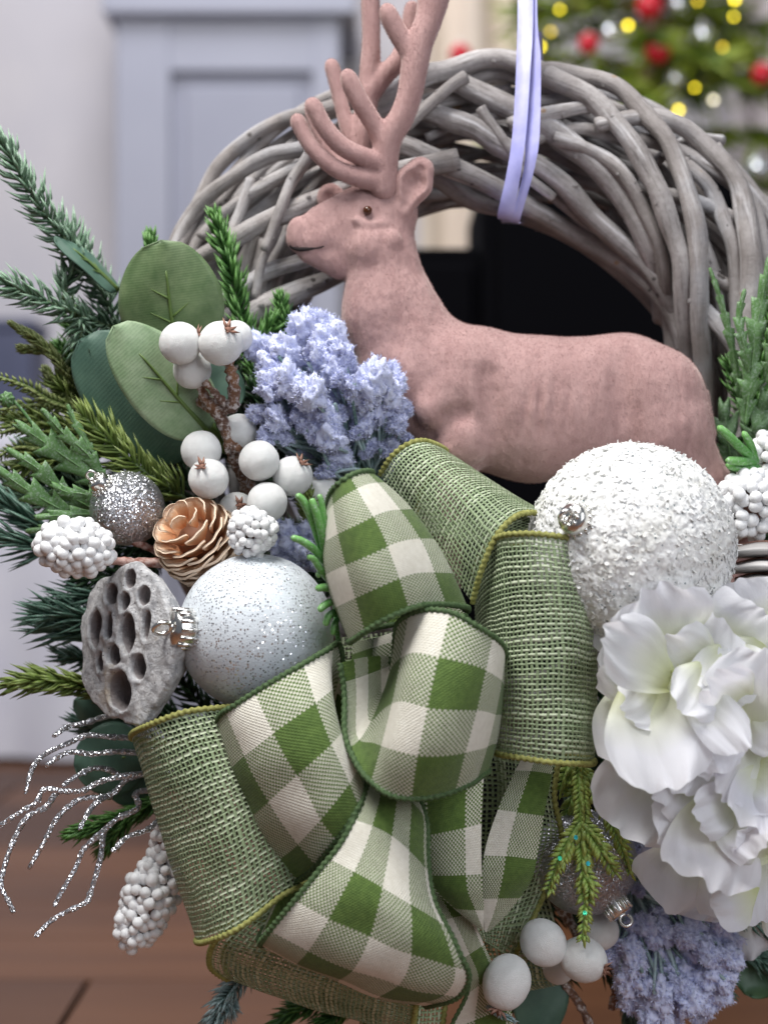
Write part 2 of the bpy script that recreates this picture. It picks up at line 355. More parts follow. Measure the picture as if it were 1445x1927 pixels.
def m_cone():
    t = NT('cone_scale'); a = t.attr(); n = t.ramp(t.noise(9, 4, .6), .3, .7)
    c = t.mix(t.ramp(a, .0, .75), (.56, .20, .07), (.76, .47, .27)); c = t.mix(t.ramp(t.math('ADD', a, t.math('MULTIPLY', n, .3)), .80, 1.08), c, (.84, .66, .50))
    t.p(Base_Color=c, Roughness=.7, Normal=t.bump(t.noise(16, 5, .65), .6, .0012)); return t.m
def m_frostbark():
    t = NT('frosted_bark'); f = t.ramp(t.noise(330, 5, .7), .48, .62)
    t.p(Base_Color=t.mix(f, t.mix(t.ramp(t.noise(60, 2), .4, .7), (.12, .06, .04), (.28, .13, .06)), (.62, .57, .55)), Roughness=.8, Normal=t.bump(t.noise(700, 5, .7), .8, .0012)); return t.m
def m_wood(name, a, b, sc):
    t = NT(name); n = t.noise(sc, 5, .6, stretch=(.12, 1, 1)); c = t.mix(t.ramp(n, .3, .7), a, b); c = t.mix(t.math('MULTIPLY', t.rnd(), .8), c, tuple(x*.5 for x in a))
    t.p(Base_Color=c, Roughness=.5, Normal=t.bump(n, .2, .002)); return t.m
def emit(name, c, s):
    t = NT(name); t.p(Base_Color=c, Emission_Color=c, Emission_Strength=s); return t.m

BARK, FLOCK, BURLAP, PLAID, PETAL = m_bark(), m_flock(), m_burlap(), m_plaid(), m_petal()
FOAM, POD, CONE, FBARK = m_foam(), m_pod(), m_cone(), m_frostbark()
TRIM_G = simple('green_edge_cord', (.03, .066, .018), (.085, .14, .055), 700, .8, .5, 2500, .0005)
TRIM_Y = simple('olive_edge_cord', (.20, .20, .045), (.34, .34, .11), 500, .8, .5, 2500, .0005)
BERRY = simple('white_frosted_berry', (.90, .90, .885), (.84, .84, .82), 3, .85, .8, 34, .0012, Sheen_Weight=.3, Subsurface_Weight=.15, Subsurface_Radius=(.004, .003, .003))
BEAD = simple('white_pearl_bead', (.88, .88, .88), (.80, .80, .81), 2, .45, .5, 9, .0005, Subsurface_Weight=.1, Subsurface_Radius=(.002, .002, .002))
CALYX = simple('brown_calyx', (.20, .09, .06), (.34, .19, .14), 4, .8)
SNOW = m_snow('lavender_snow', (.70, .735, .965)); WSNOW = m_snow('white_snow', (.9, .9, .92))
EU_MID, EU_PALE = m_eu('eucalyptus_leaf', (.075, .135, .045), (.16, .225, .10)), m_eu('eucalyptus_underside', (.17, .265, .13), (.30, .39, .24))
EU_DARK = m_eu('eucalyptus_dark', (.045, .105, .075), (.075, .15, .105), .15)
VEIN = simple('leaf_vein', (.09, .15, .03), rough=.5)
FIR_BLUE = leafy('blue_fir_needle', (.06, .14, .07), (.25, .38, .26), frost=.5)
FIR_OLIVE = leafy('olive_fir_needle', (.075, .13, .02), (.24, .30, .08))
FIR_GREEN = leafy('green_fir_needle', (.03, .10, .02), (.12, .27, .06))
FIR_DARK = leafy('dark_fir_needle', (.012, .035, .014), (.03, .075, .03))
FIR_TEAL = leafy('teal_pine_needle', (.03, .085, .055), (.13, .25, .19), frost=.4)
FIR_ICE = leafy('icy_fir_needle', (.12, .22, .20), (.42, .55, .58), frost=.8)
CEDAR = leafy('cedar_scale', (.27, .45, .10), (.60, .68, .17), frost=.3)
CEDAR_D = leafy('cedar_scale_dull', (.12, .17, .05), (.25, .28, .10))
FERN = leafy('frosted_leaf', (.07, .17, .045), (.15, .29, .10), frost=.55)
BRIGHT = leafy('bright_plastic_leaf', (.07, .30, .05), (.22, .50, .14), frost=.6, rough=.35)
STEM = simple('green_stem', (.06, .10, .04), (.11, .15, .07), 300, .6); TWIGB = simple('brown_stem', (.13, .055, .035), (.25, .12, .09), 300, .6)
SILVER = simple('silver_cap', (.78, .77, .74), rough=.22, Metallic=1.0)
GL_SILVER = glitter('silver_glitter', (.50, .50, .53), 1700); GL_DARK = glitter('dark_silver_glitter', (.44, .44, .47), 1900); GL_BRANCH = glitter('silver_branch_glitter', (.58, .58, .62), 1500, tilt=1.6)
GL_FROST = glitter('frosted_glitter', (.66, .68, .74), 780, dens=.5, rough=.3, metal=.75, tilt=1.0, ground=(.69, .74, .79))
SATIN = simple('lilac_satin', (.36, .36, .74), (.46, .46, .82), 90, .36, .25, 1800, .0005, Sheen_Weight=.3)
EYE = simple('dark_eye', (.07, .022, .008), rough=.15)

# ------------------------------------------------------------------ setting: floor, wall and the blurred room behind
PLANK = m_wood('brown_plank', (.105, .040, .016), (.21, .088, .036), 9)
fl = thing('floor', None, None, (0, 1.0, 0)); del fl['label']; del fl['category']; fl['kind'] = 'structure'
pm = None
for i in range(24):
    y0 = -1.3+i*0.15
    for xa, xb in ((-3.0, -0.9+0.31*((i*7) % 5)), (-0.894+0.31*((i*7) % 5), 3.0)):
        v, f = box(xa, xb, y0, y0+.148, -.02, 0); mk('plank', v, f, PLANK, fl, smooth=False)
v, f = box(-3, 3, -1.35, 2.35, -.04, -.021); mk('subfloor', v, f, simple('subfloor', (.03, .02, .015)), fl, smooth=False)
WALL = simple('pale_plaster', (.70, .67, .69), (.65, .625, .66), 4, .9)
v, f = box(-3, 3, 2.2, 2.3, 0, 3.2); w = mk('wall', v, f, WALL, smooth=False); tag(w, kind='structure')
LIL = simple('lilac_grey_paint', (.42, .43, .515), (.395, .405, .49), 5, .55); LILD = simple('lilac_grey_panel', (.37, .38, .465), (.35, .36, .445), 5, .55)
YB = 1.95
def B(x, y, Y=YB): q = P(x, y, Y); return q[0], q[2]
# wardrobe
xl, zt = B(222, 40); xr, zb = B(640, 900)
wd = thing('wardrobe', 'tall lilac grey wardrobe with framed door, far left behind the wreath', 'wardrobe', (xl/2+xr/2, YB, 0))
bevbox('carcass', (xl+.02, xr-.02, YB, YB+.24, .0, 1.95), LILD, wd)
bevbox('cornice', (xl-.02, xr+.03, YB-.05, YB+.24, zt, zt+.05), LIL, wd); bevbox('top_rail', (xl+.001, xr-.001, YB-.02, YB+.001, B(0, 140)[1], zt), LIL, wd)
bevbox('stile', (xl, xl+.10, YB-.024, YB+.001, .1, zt), LIL, wd); bevbox('stile', (xr-.05, xr, YB-.024, YB+.001, .1, zt), LIL, wd)
bevbox('door_panel', (xl+.125, xr-.075, YB-.012, YB+.001, .45, B(0, 165)[1]), LILD, wd)
# white covered bench
wc = simple('white_linen', (.78, .78, .86), (.72, .72, .82), 12, .9)
x0, z0 = B(-500, 800, 1.8); x1, z1 = B(205, 1385, 1.8)
nx, nz = 60, 26; vv = []
for i in range(nx):
    for j in range(nz):
        x = x0+(x1-x0)*i/(nx-1); t = j/(nz-1)
        if t < .4: y, z = 2.15-.35*t/.4, z0+.01*math.sin(9*x)
        else:
            q = (t-.4)/.6; y = 1.8-.02*q*math.sin(34*x+2*math.sin(7*x))-.03*q; z = z0*(1-q)+.012*q
        vv.append((x, y, z))
bn = thing('bench', 'low bench under a white cloth at far left behind the fir sprigs', 'bench', ((x0+x1)/2, 1.95, 0))
mk('cloth', vv, grid_faces(nx, nz), wc, bn); bevbox('bench_frame', (x0+.02, x1-.02, 1.85, 2.14, .02, z0-.03), LILD, bn)
sb = simple('slate_blue_paint', (.09, .10, .17), (.07, .08, .14), 8, .5)
xa, za = B(-260, 600, 1.96); xb, zb2 = B(62, 800, 1.96)
ch = thing('storage_box', 'dark slate blue box standing on the white covered bench', 'box', ((xa+xb)/2, 2.02, z0+.012))
bevbox('box_body', (xa, xb, 1.95, 2.09, z0+.012, za-.02), sb, ch); bevbox('lid', (xa-.005, xb+.005, 1.945, 2.095, za-.02, za), sb, ch)
# black cabinet behind the opening
BLK = simple('black_lacquer', (.002, .002, .003), rough=.9, Specular_IOR_Level=.05); YC = 0.75
xl, zt = B(690, 466, YC); xm, zh = B(903, 330, YC); xr, _ = B(1400, 0, YC)
cb = thing('cabinet', 'black cabinet with a raised right side, seen through the wreath opening', 'cabinet', ((xl+xr)/2, YC, 0))
bevbox('low_body', (xl, xm, YC, YC+.3, .03, zt), BLK, cb); bevbox('tall_body', (xm+.002, xr, YC-.002, YC+.3, .03, zh), BLK, cb)
bevbox('door', (xl+.01, xm-.01, YC-.014, YC-.001, .06, zt-.02), BLK, cb); bevbox('door', (xm+.02, xr-.02, YC-.018, YC-.004, .06, zh-.02), BLK, cb)
bevbox('plinth', (xl+.02, xr-.02, YC+.02, YC+.28, 0, .029), BLK, cb)
# curtains either side of the tree; the cream colour paints in a warm glow
CREAM = simple('warm_glow_cream', (.86, .74, .62), (.80, .68, .57), 6, .9); PINKW = simple('blush_curtain', (.90, .80, .80), (.86, .77, .77), 6, .9)
def curtain(label, xa, xb, m, Yc):
    (a, _), (b, _) = B(xa, 0, Yc), B(xb, 0, Yc); n = 70; vv = []
    for i in range(n):
        x = a+(b-a)*i/(n-1)
        for z in (0.06, 0.7, 1.4, 2.1): vv.append((x, Yc+.018*math.sin(x*62)+.007*math.sin(x*23+z), z))
    c = thing('curtain', label, 'curtain', ((a+b)/2, Yc, .06)); mk('drape', vv, grid_faces(n, 4), m, c)
    vv, ff = tube([(a-.03, Yc, 2.11), (b+.03, Yc, 2.11)], .008, 10); mk('rod', vv, ff, SILVER, c)
curtain('cream curtain standing in for a warm glow left of the Christmas tree', 790, 1000, CREAM, 2.1)
curtain('blush white curtain hanging right of the Christmas tree', 1375, 1640, PINKW, 2.1)
# Christmas tree
YT = 1.6; cx, _ = B(1225, 0, YT)
tr = thing('christmas_tree', 'decorated green Christmas tree blurred in the background at upper right', 'tree', (cx, YT, 0))
vv, ff = tube([(cx, YT, .05), (cx, YT, .6), (cx, YT, 1.3), (cx, YT, 1.86)], [.035, .03, .018, .005], 10); mk('trunk', vv, ff, TWIGB, tr)
vv, ff = tube([(cx, YT, 0), (cx, YT, .14)], [.12, .15], 16); mk('pot', vv, ff, simple('pot', (.25, .2, .16)), tr)
TREEM = leafy('tree_needle', (.035, .11, .012), (.42, .50, .05)); tf = MB(); bb = MB()
for k in range(150):
    h = R.random()**.8; z = .22+1.62*h; L = (.56*(1-h)+.03)*R.uniform(.75, 1.08); a = R.uniform(0, 6.283)
    d = np.array((math.cos(a), math.sin(a), 0)); p0 = np.array((cx, YT, z)); pth = [p0+d*L*t+np.array((0, 0, -.18*L*t*t+.05*L*t)) for t in (0, .35, .7, 1)]
    vv, ff = tube(pth, [.006, .005, .004, .002], 5); bb.add(vv, ff)
    for q in range(int(40+190*L)):
        t = R.uniform(.15, 1.02); b = p0+d*L*t+np.array((0, 0, -.18*L*t*t+.05*L*t)); sd = unit(np.array((-d[1], d[0], 0))*R.uniform(-1, 1)+d*R.uniform(.1, .9)+np.array((0, 0, R.uniform(-.5, .3))))
        l = R.uniform(.03, .085); wv = unit(np.cross(sd, unit(NR.normal(size=3))))*R.uniform(.003, .006)
        tf.add([b-wv, b+wv, b+sd*l*.6+wv*.8, b+sd*l, b+sd*l*.6-wv*.8], [(0, 1, 2, 3, 4)], [0, 0, .6, 1, .6])
bb.make('bough', TWIGB, tr, kind='stuff'); tf.make('foliage', TREEM, tr, kind='stuff', smooth=False)
REDM = simple('red_bauble', (.62, .012, .03), rough=.22); CLRM = simple('silver_bauble', (.80, .83, .86), rough=.12, Metallic=.8)
def tree_bauble(x, y, r, m, Y, label, group=None):
    s = pxs(Y); p = P(x, y, Y); o = thing('bauble', label, 'bauble', p, group)
    iv, jf = ico(3); mk('ball', p+iv*r*s, jf, m, o); vv, ff = tube([p+(0, 0, r*s*.95), p+(0, 0, r*s*1.25)], r*s*.22, 10); mk('cap', vv, ff, SILVER, o)
    a = np.linspace(0, 6.283, 13); vv, ff = tube([p+np.array((math.cos(q)*r*s*.16, 0, r*s*(1.38+.16*math.sin(q)))) for q in a], r*s*.03, 5); mk('loop', vv, ff, SILVER, o)
YTF = 1.36
for x, y, r, l in ((1222, 12, 25, 'red bauble at the very top edge, highest on the blurred tree'), (1107, 83, 20, 'small red bauble on the tree, nearest the lilac ribbon'),
                   (1238, 96, 24, 'red bauble in the middle of the blurred tree'), (866, 104, 21, 'red bauble in front of the cream curtain, left of the ribbon'), (1434, 140, 21, 'red bauble by the blush curtain at the right edge')):
    tree_bauble(x, y, r, REDM, YTF, l, 'red baubles on the background tree')
for x, y, r, l in ((1322, 70, 22, 'silver bauble right of the middle red bauble on the tree'), (1148, 64, 18, 'silver bauble just right of the small red bauble'), (1425, 318, 26, 'silver bauble low at the right edge above the wreath'),
                   (1275, 10, 15, 'little silver bauble beside the topmost red bauble'), (1270, 150, 16, 'little silver bauble below the middle red bauble')):
    tree_bauble(x, y, r, CLRM, YTF, l, 'silver baubles on the background tree')
YEL = emit('yellow_bulb', (1.0, .80, .03), 9.0); WHT = emit('warm_bulb', (1.0, .9, .65), 5.0)
ls = thing('string_lights', 'string of small yellow lights glowing on the background tree', 'lights', P(1230, 100, YTF-.02))
pts = [(1015, 90), (1035, 62), (1052, 20), (1180, 50), (1310, 5), (1378, 34), (1380, 2), (1357, 91), (1305, 167), (1275, 209), (1340, 190), (1250, 230)]
cord = [P(x, y, YTF-.02) for x, y in pts]; vv, ff = tube(cr(cord, 4), .0012, 4); mk('cord', vv, ff, FIR_DARK, ls)
iv, jf = ico(2); bm_y = mesh('bulb', iv*.0034, jf, YEL); bm_w = mesh('bulb', iv*.0034, jf, WHT); bm_d = mesh('bulb', iv*.003, jf, emit('dim_bulb', (1.0, .72, .05), 4.0)); bm_s = mesh('bulb', iv*.0024, jf, YEL)
for i, p in enumerate(cord): link('bulb', bm_w if i in (10, 11) else (bm_y, bm_d, bm_s)[i % 3], ls, p+np.array((0, -.006, 0)))

# ------------------------------------------------------------------ the twig wreath
WC = P(930, 790, 0); WR, WT = 537*S, 143*S
wr = thing('twig_wreath', 'round wreath of woven grey weathered twigs behind the deer', 'wreath', WC)
NTW = [0]
def twig(pts, r0, r1, knots=True):
    c = cr(pts, 7); n = len(c); i = NTW[0]; NTW[0] += 1; rr = random.Random(i*13+5)
    r = np.linspace(r0, r1, n)*np.array([1+.05*math.sin(k*.45+i)+.05*math.sin(k*.21+2*i) for k in range(n)])
    c = c+np.array([[.0006*math.sin(k*.33+i), .0008*math.cos(k*.41+i), .0006*math.sin(k*.29+2*i)] for k in range(n)])
    v, f = tube(c, r, 10); mb = MB(); mb.add(v, f); Lc = np.concatenate([[0], np.cumsum(np.linalg.norm(np.diff(c, axis=0), axis=1))]); TC = [(math.cos(.6283*j)*r[k]+i*.37, math.sin(.6283*j)*r[k], Lc[k]*.10+i*.11) for k in range(n) for j in range(10)]
    if knots:
        for _ in range(rr.randint(1, 4)):       # buds and cut side shoots
            k = rr.randint(2, n-3); d = unit(np.array((rr.uniform(-1, 1), -rr.uniform(.2, 1), rr.uniform(-1, 1)))); t = unit(c[k+1]-c[k]); d = unit(d-t*np.dot(d, t)+.5*t)
            vv, ff = tube([c[k], c[k]+d*r[k]*.85, c[k]+d*r[k]*rr.uniform(1.15, 1.45)], [r[k]*.5, r[k]*.36, r[k]*.16], 6); mb.add(vv, ff)
    ob = mb.make('twig', BARK, wr); TC += [(i*.37+.001, .002, .01*k) for k in range(mb.n-len(TC))]; at_ = ob.data.attributes.new('tc', 'FLOAT_VECTOR', 'POINT'); at_.data.foreach_set('vector', np.array(TC, np.float32).ravel())
def tw_px(pts, r, r2=None, layer=0.0):
    out = []
    for x, y in pts:
        rho = math.hypot(x-930, y-790); t = max(-1, min(1, (rho-537)/150)); Y = -math.sqrt(max(0, 1-t*t))*.037+layer; out.append(P(x, y, Y))
    twig(out, r*S, (r2 or r)*S)
front = [
 ([(690, 200), (790, 148), (845, 131), (907, 112), (970, 118), (1044, 148), (1102, 179), (1148, 220), (1190, 270), (1219, 324), (1244, 374), (1264, 436), (1281, 498), (1289, 581), (1297, 740), (1292, 860)], 18, 17, -.012),
 ([(980, 150), (1040, 130), (1102, 143), (1160, 166), (1206, 204), (1244, 249), (1269, 299), (1289, 345), (1306, 415), (1314, 498), (1318, 600), (1324, 740), (1318, 860)], 14, 17, -.014),
 ([(1120, 235), (1180, 222), (1235, 224), (1293, 245), (1343, 287), (1381, 340), (1401, 395), (1410, 457), (1412, 540), (1400, 700), (1390, 850)], 13, 20, -.010),
 ([(740, 160), (798, 143), (850, 150), (886, 166), (949, 199), (1019, 232), (1077, 274), (1127, 320), (1173, 374), (1210, 432), (1235, 500), (1250, 600)], 19, 21, .0),
 ([(680, 235), (760, 205), (800, 210), (845, 226), (890, 241), (936, 270), (1003, 307), (1061, 349), (1111, 403), (1160, 452), (1210, 498), (1252, 548), (1290, 640)], 19, 16, -.004),
 ([(690, 275), (745, 270), (800, 292), (845, 311), (907, 340), (982, 382), (1053, 423), (1115, 457), (1177, 498), (1231, 544), (1275, 610), (1305, 700)], 17, 17, -.010),
 ([(740, 320), (811, 334), (850, 352), (899, 382), (970, 403), (1053, 432), (1130, 480), (1200, 540), (1260, 610)], 15, 15, .006),
 ([(960, 300), (1000, 268), (1048, 247), (1094, 245), (1144, 253), (1210, 262), (1281, 287), (1335, 316), (1397, 357), (1445, 400), (1500, 470)], 10, 14, .0),
 ([(1040, 260), (1102, 278), (1148, 307), (1190, 357), (1215, 399), (1235, 457), (1252, 532), (1262, 620), (1270, 730)], 12, 13, -.006),
 ([(1150, 350), (1244, 365), (1314, 382), (1376, 407), (1445, 448), (1500, 490)], 11, 12, -.001),
 ([(960, 238), (1019, 216), (1082, 203), (1110, 204)], 13, 11, -.006),
 ([(765, 240), (798, 203), (838, 172), (877, 145)], 10, 11, -.016),
 ([(1250, 280), (1302, 324), (1343, 365), (1364, 424), (1381, 498), (1390, 640), (1380, 800)], 11, 14, -.004),
 ([(1340, 300), (1406, 357), (1460, 420), (1500, 520), (1520, 650)], 14, 15, -.004),
 ([(1240, 480), (1327, 511), (1393, 552), (1450, 590), (1520, 660)], 11, 12, .0),
 ([(1300, 560), (1328, 584), (1365, 631), (1387, 675), (1392, 748), (1385, 850)], 13, 13, -.012),
 ([(1340, 280), (1380, 330), (1420, 410), (1440, 520), (1445, 640), (1430, 800)], 15, 16, -.002),
 ([(1290, 480), (1350, 560), (1380, 700), (1400, 850)], 12, 12, .01),
 ([(300, 560), (329, 461), (358, 411), (395, 365), (445, 328), (508, 295), (566, 280), (640, 262), (720, 250)], 13, 14, -.010),
 ([(330, 480), (383, 365), (416, 307), (474, 257), (532, 228), (591, 212), (632, 200), (700, 175), (770, 160)], 12, 15, -.004),
 ([(340, 540), (370, 490), (437, 453), (487, 424), (549, 395), (603, 374), (680, 345), (760, 320), (860, 300)], 15, 18, -.014),
 ([(400, 580), (458, 540), (508, 511), (566, 490), (640, 465), (720, 440)], 12, 14, -.008),
 ([(440, 640), (483, 590), (549, 552), (616, 523), (690, 480), (760, 420)], 19, 20, -.012),
 ([(380, 450), (412, 407), (445, 382), (495, 353), (557, 316), (620, 280)], 10, 12, -.004),
 ([(500, 470), (524, 399), (545, 353), (566, 316), (590, 270)], 9, 10, -.020),
 ([(480, 560), (491, 498), (516, 450), (530, 400)], 7, 8, -.012),
 ([(430, 480), (440, 430), (455, 395), (470, 340)], 12, 9, -.006),
 ([(360, 430), (420, 350), (500, 262), (600, 190), (690, 165), (760, 172)], 8, 12, .01),
 ([(800, 260), (870, 232), (930, 215), (1000, 190), (1080, 190)], 8, 10, .006),
 ([(905, 205), (930, 240), (960, 285), (990, 330), (1040, 372)], 9, 8, -.008),
 ([(1000, 330), (1060, 385), (1110, 430), (1190, 470)], 9, 10, .004),
 ([(860, 170), (900, 148), (950, 140), (1010, 160), (1060, 190)], 10, 12, .008),
 ([(1230, 380), (1290, 400), (1330, 470), (1350, 560), (1360, 680)], 11, 12, .004),
 ([(1180, 420), (1200, 360), (1240, 300), (1300, 262), (1360, 262)], 9, 9, .008)]
for pts, a, b, l in front: tw_px(pts, a*1.1, b*1.1, l)
for i in range(136):                           # the weave behind and round the hidden lower half
    th = R.uniform(0, 6.283) if i < 104 else R.uniform(1.5, 2.6); sp = R.uniform(.9, 1.9); ph = R.uniform(0, 6.283); k = R.choice((-1, 1))*R.uniform(.8, 1.6); rh = R.uniform(.3, .88)*WT; n = 9; pts = []
    for j in range(n):
        t = th+sp*j/(n-1); p_ = ph+k*(t-th)
        rr = WR+rh*math.cos(p_); pts.append(WC+np.array((rr*math.cos(t), .006+rh*.9*math.sin(p_), rr*math.sin(t))))
    twig(pts, R.uniform(9, 15)*S, R.uniform(8, 14)*S, knots=i % 2 == 0)

# lilac satin hanging ribbon: two strands over the wreath
rb = thing('hanging_ribbon', 'lilac satin ribbon looped over the top of the wreath', 'ribbon', P(985, 120, -.06))
def strip(name, rows, m, parent, nu=8, nv=6, bul=0.0):
    A = cr([r[0] for r in rows], nu); Bq = cr([r[1] for r in rows], nu); vv = []
    for a, b in zip(A, Bq):
        for j in range(nv):
            t = j/(nv-1); q = a*(1-t)+b*t; q[1] -= bul*math.sin(math.pi*t); vv.append(q)
    return mk(name, vv, grid_faces(len(A), nv), m, parent)
def rows(l): return [(P(a, b, Y1), P(c, d, Y2)) for a, b, Y1, c, d, Y2 in l]
strip('ribbon_strand', rows([(976, -420, -.02, 1003, -420, -.02), (974, 0, -.05, 1003, 0, -.053), (971, 125, -.062, 998, 122, -.066), (964, 249, -.071, 990, 246, -.074), (952, 330, -.071, 979, 330, -.073), (936, 402, -.062, 966, 408, -.060), (941, 412, -.03, 967, 416, -.03), (950, 405, .03, 978, 405, .03), (975, 250, .062, 1000, 250, .062), (980, 110, .03, 1005, 110, .03), (978, 60, .0, 1004, 60, .0)]), SATIN, rb, bul=.0008)
strip('ribbon_strand', rows([(998, -420, -.018, 1012, -420, -.02), (999, 0, -.047, 1010, 0, -.052), (999, 112, -.058, 1017, 112, -.066), (989, 249, -.069, 1015, 247, -.074), (985, 318, -.070, 1006, 314, -.073), (964, 408, -.060, 979, 411, -.059), (966, 416, -.03, 980, 418, -.03), (980, 405, .03, 996, 405, .03), (1002, 250, .062, 1018, 250, .062), (1006, 110, .03, 1020, 110, .03), (1005, 60, .0, 1018, 60, .0)]), SATIN, rb, bul=.0006)

# ------------------------------------------------------------------ the flocked deer
YD = -0.068
dr = thing('deer_figurine', 'dusty pink flocked deer figurine with antlers standing inside the wreath', 'figurine', P(1000, 1150, YD))
g = SDF((525, -150, -1165), (1425, 150, -290), 3.2); YS = .72
def c(x1, y1, r1, x2=None, y2=None, r2=None, d=0, d2=None, k=10, op='add', ys=YS):
    x2 = x1 if x2 is None else x2; y2 = y1 if y2 is None else y2; r2 = r1 if r2 is None else r2
    g.cap((x1, d, -y1), (x2, d if d2 is None else d2, -y2), r1, r2, k, op, ys)
c(880, 748, 128, 1000, 770, 134); c(1000, 770, 134, 1170, 752, 120, k=20); c(1170, 752, 120, 1218, 772, 108, k=20)
c(800, 722, 116, 880, 745, 130, k=25); c(790, 690, 106, 735, 590, 88, k=25); c(735, 590, 88, 716, 480, 66, k=20); c(716, 480, 66, 728, 405, 46, k=15)
c(688, 408, 54, 735, 402, 50, k=18); c(688, 468, 52, k=16); c(668, 440, 61, 602, 450, 42, k=14, ys=.62); c(602, 450, 42, 573, 442, 32, k=9, ys=.64); c(582, 474, 22, 640, 487, 39, k=9, ys=.68); c(566, 450, 26, 567, 432, 25, k=8, ys=.7)
c(668, 378, 26, 600, 410, 22, k=14); c(650, 402, 34, 600, 424, 28, k=12)
c(700, 470, 42, 722, 466, 30, d=-28, k=12); c(734, 460, 22, d=-36, k=5)                                      # cheek
c(672, 422, 7, 692, 432, 8, d=-40, k=9); c(692, 432, 8, 722, 427, 7, d=-40, d2=-38, k=9)   # lids
c(692, 405, 15, d=-56, k=10, op='sub', ys=1)
c(556, 430, 6, d=-27, k=5, op='sub', ys=1)
# ears
c(758, 396, 20, 778, 350, 35, d=-26, d2=-32, k=8, ys=.6); c(778, 350, 35, 790, 328, 26, d=-32, k=8, ys=.6); c(763, 394, 8, 779, 352, 24, d=-42, d2=-54, k=4, op='sub', ys=.95); c(779, 352, 24, 789, 331, 15, d=-54, d2=-53, k=4, op='sub', ys=.95)
c(642, 374, 20, 622, 366, 27, d=26, d2=30, k=8, ys=.6); c(632, 378, 10, 620, 370, 15, d=8, k=8, op='sub', ys=.7)
c(724, 352, 22, 722, 335, 20, d=-26, k=12); c(690, 350, 18, 682, 335, 18, d=26, k=12)
# shoulder, belly, haunch, legs, tail
c(860, 700, 60, 868, 830, 56, d=-48, k=26); c(868, 832, 48, d=-72, k=10); c(815, 775, 34, 845, 735, 30, d=-78, k=18); c(838, 790, 11, 832, 830, 10, d=-98, k=20, op='sub'); c(868, 782, 14, d=-99, k=18, op='sub'); c(760, 560, 10, 745, 640, 12, d=-78, k=30, op='sub')
c(1158, 680, 26, 1172, 835, 32, d=-88, k=36, op='sub'); c(915, 715, 16, 926, 850, 18, d=-96, k=26, op='sub')
c(1235, 740, 80, 1250, 800, 78, d=-30, k=30); c(1255, 815, 74, 1330, 905, 36, d=-30, d2=-26, k=22, ys=.8); c(1330, 905, 36, 1378, 975, 24, d=-26, k=14, ys=.9); c(1378, 975, 24, 1390, 1060, 19, d=-26, k=10, ys=1); c(1390, 1060, 19, 1380, 1150, 18, d=-26, k=10, ys=1)
c(1225, 830, 70, 1290, 920, 34, d=34, d2=30, k=20, ys=.8); c(1290, 920, 30, 1330, 1000, 20, d=30, k=12, ys=1); c(1330, 1000, 20, 1320, 1150, 17, d=30, k=12, ys=1)
c(855, 850, 46, 850, 980, 24, d=-36, k=16, ys=1); c(850, 980, 22, 845, 1150, 17, d=-36, k=12, ys=1); c(820, 840, 44, 810, 980, 24, d=36, k=16, ys=1); c(810, 980, 22, 805, 1150, 17, d=36, k=12, ys=1)
c(1318, 745, 16, 1331, 818, 16, k=7, ys=1.2)
for i in range(7): c(985+i*26, 720, 3, 975+i*26, 850, 4, d=-97, k=16, op='sub', ys=.8)
v, f = g.mesh(); v = relax(v, f, 1)
nz = fnoise(v, .028, 3)*1.6+fnoise(v*np.array((1, 1, .35)), .09, 2)*.9; nn = unit(np.array((0, -1, 0))); v = v.copy(); v[:, 1] -= nz
FZ = []; wv_ = px_world(v, YD); mk('body', wv_, f, FLOCK, dr); FZ.append((wv_, f))
def antler(segs, near):
    lo = np.min([np.minimum(a[:3], b[:3]) for a, b in segs], 0)-45; hi = np.max([np.maximum(a[:3], b[:3]) for a, b in segs], 0)+45
    q = SDF(lo, hi, 3.6)
    for a, b in segs: q.cap(a[:3], b[:3], a[3], b[3], 6)
    v, f = q.mesh(); w_ = px_world(relax(v, f, 2), YD); mk('antler', w_, f, FLOCK, dr); FZ.append((w_, f))
def chain(pts): 
    w = cr([(x, d, -y, r*.98) for x, y, d, r in pts], 4); return list(zip(w[:-1], w[1:]))
antler(chain([(722, 360, -26, 25), (724, 307, -32, 24), (732, 266, -38, 24), (755, 232, -44, 22), (771, 187, -48, 22), (779, 137, -50, 24), (788, 95, -50, 24), (804, 54, -48, 24), (817, 0, -44, 28), (832, -60, -38, 20), (840, -110, -34, 14)])
       + chain([(779, 128, -50, 17), (752, 85, -54, 17), (735, 55, -58, 16), (728, 38, -60, 13)]) + chain([(808, 20, -44, 18), (790, -50, -46, 16), (780, -100, -48, 12)])
       + chain([(722, 275, -36, 19), (698, 235, -46, 16), (680, 208, -52, 16), (664, 178, -56, 16), (655, 158, -58, 13)])
       + chain([(716, 318, -34, 20), (690, 308, -46, 17), (645, 288, -56, 16), (612, 252, -60, 15), (596, 222, -62, 14), (590, 212, -62, 12)])
       + chain([(712, 345, -30, 20), (680, 343, -38, 17), (632, 326, -44, 15), (590, 288, -44, 14), (568, 250, -42, 13), (562, 236, -42, 12)]), True)
antler(chain([(684, 350, 26, 22), (678, 310, 30, 21), (676, 275, 34, 21), (684, 220, 40, 20), (692, 166, 44, 19), (696, 110, 46, 18), (698, 60, 48, 16), (697, 0, 48, 17), (694, -60, 46, 15)])
       + chain([(694, 165, 44, 20), (722, 130, 46, 18), (750, 100, 48, 17), (770, 50, 50, 16), (776, 0, 50, 15)])
       + chain([(676, 278, 34, 18), (655, 236, 40, 14), (640, 180, 46, 13), (628, 130, 48, 13), (622, 108, 48, 12)])
       + chain([(676, 315, 30, 16), (630, 290, 40, 13), (598, 240, 44, 12), (580, 194, 46, 10)]), False)
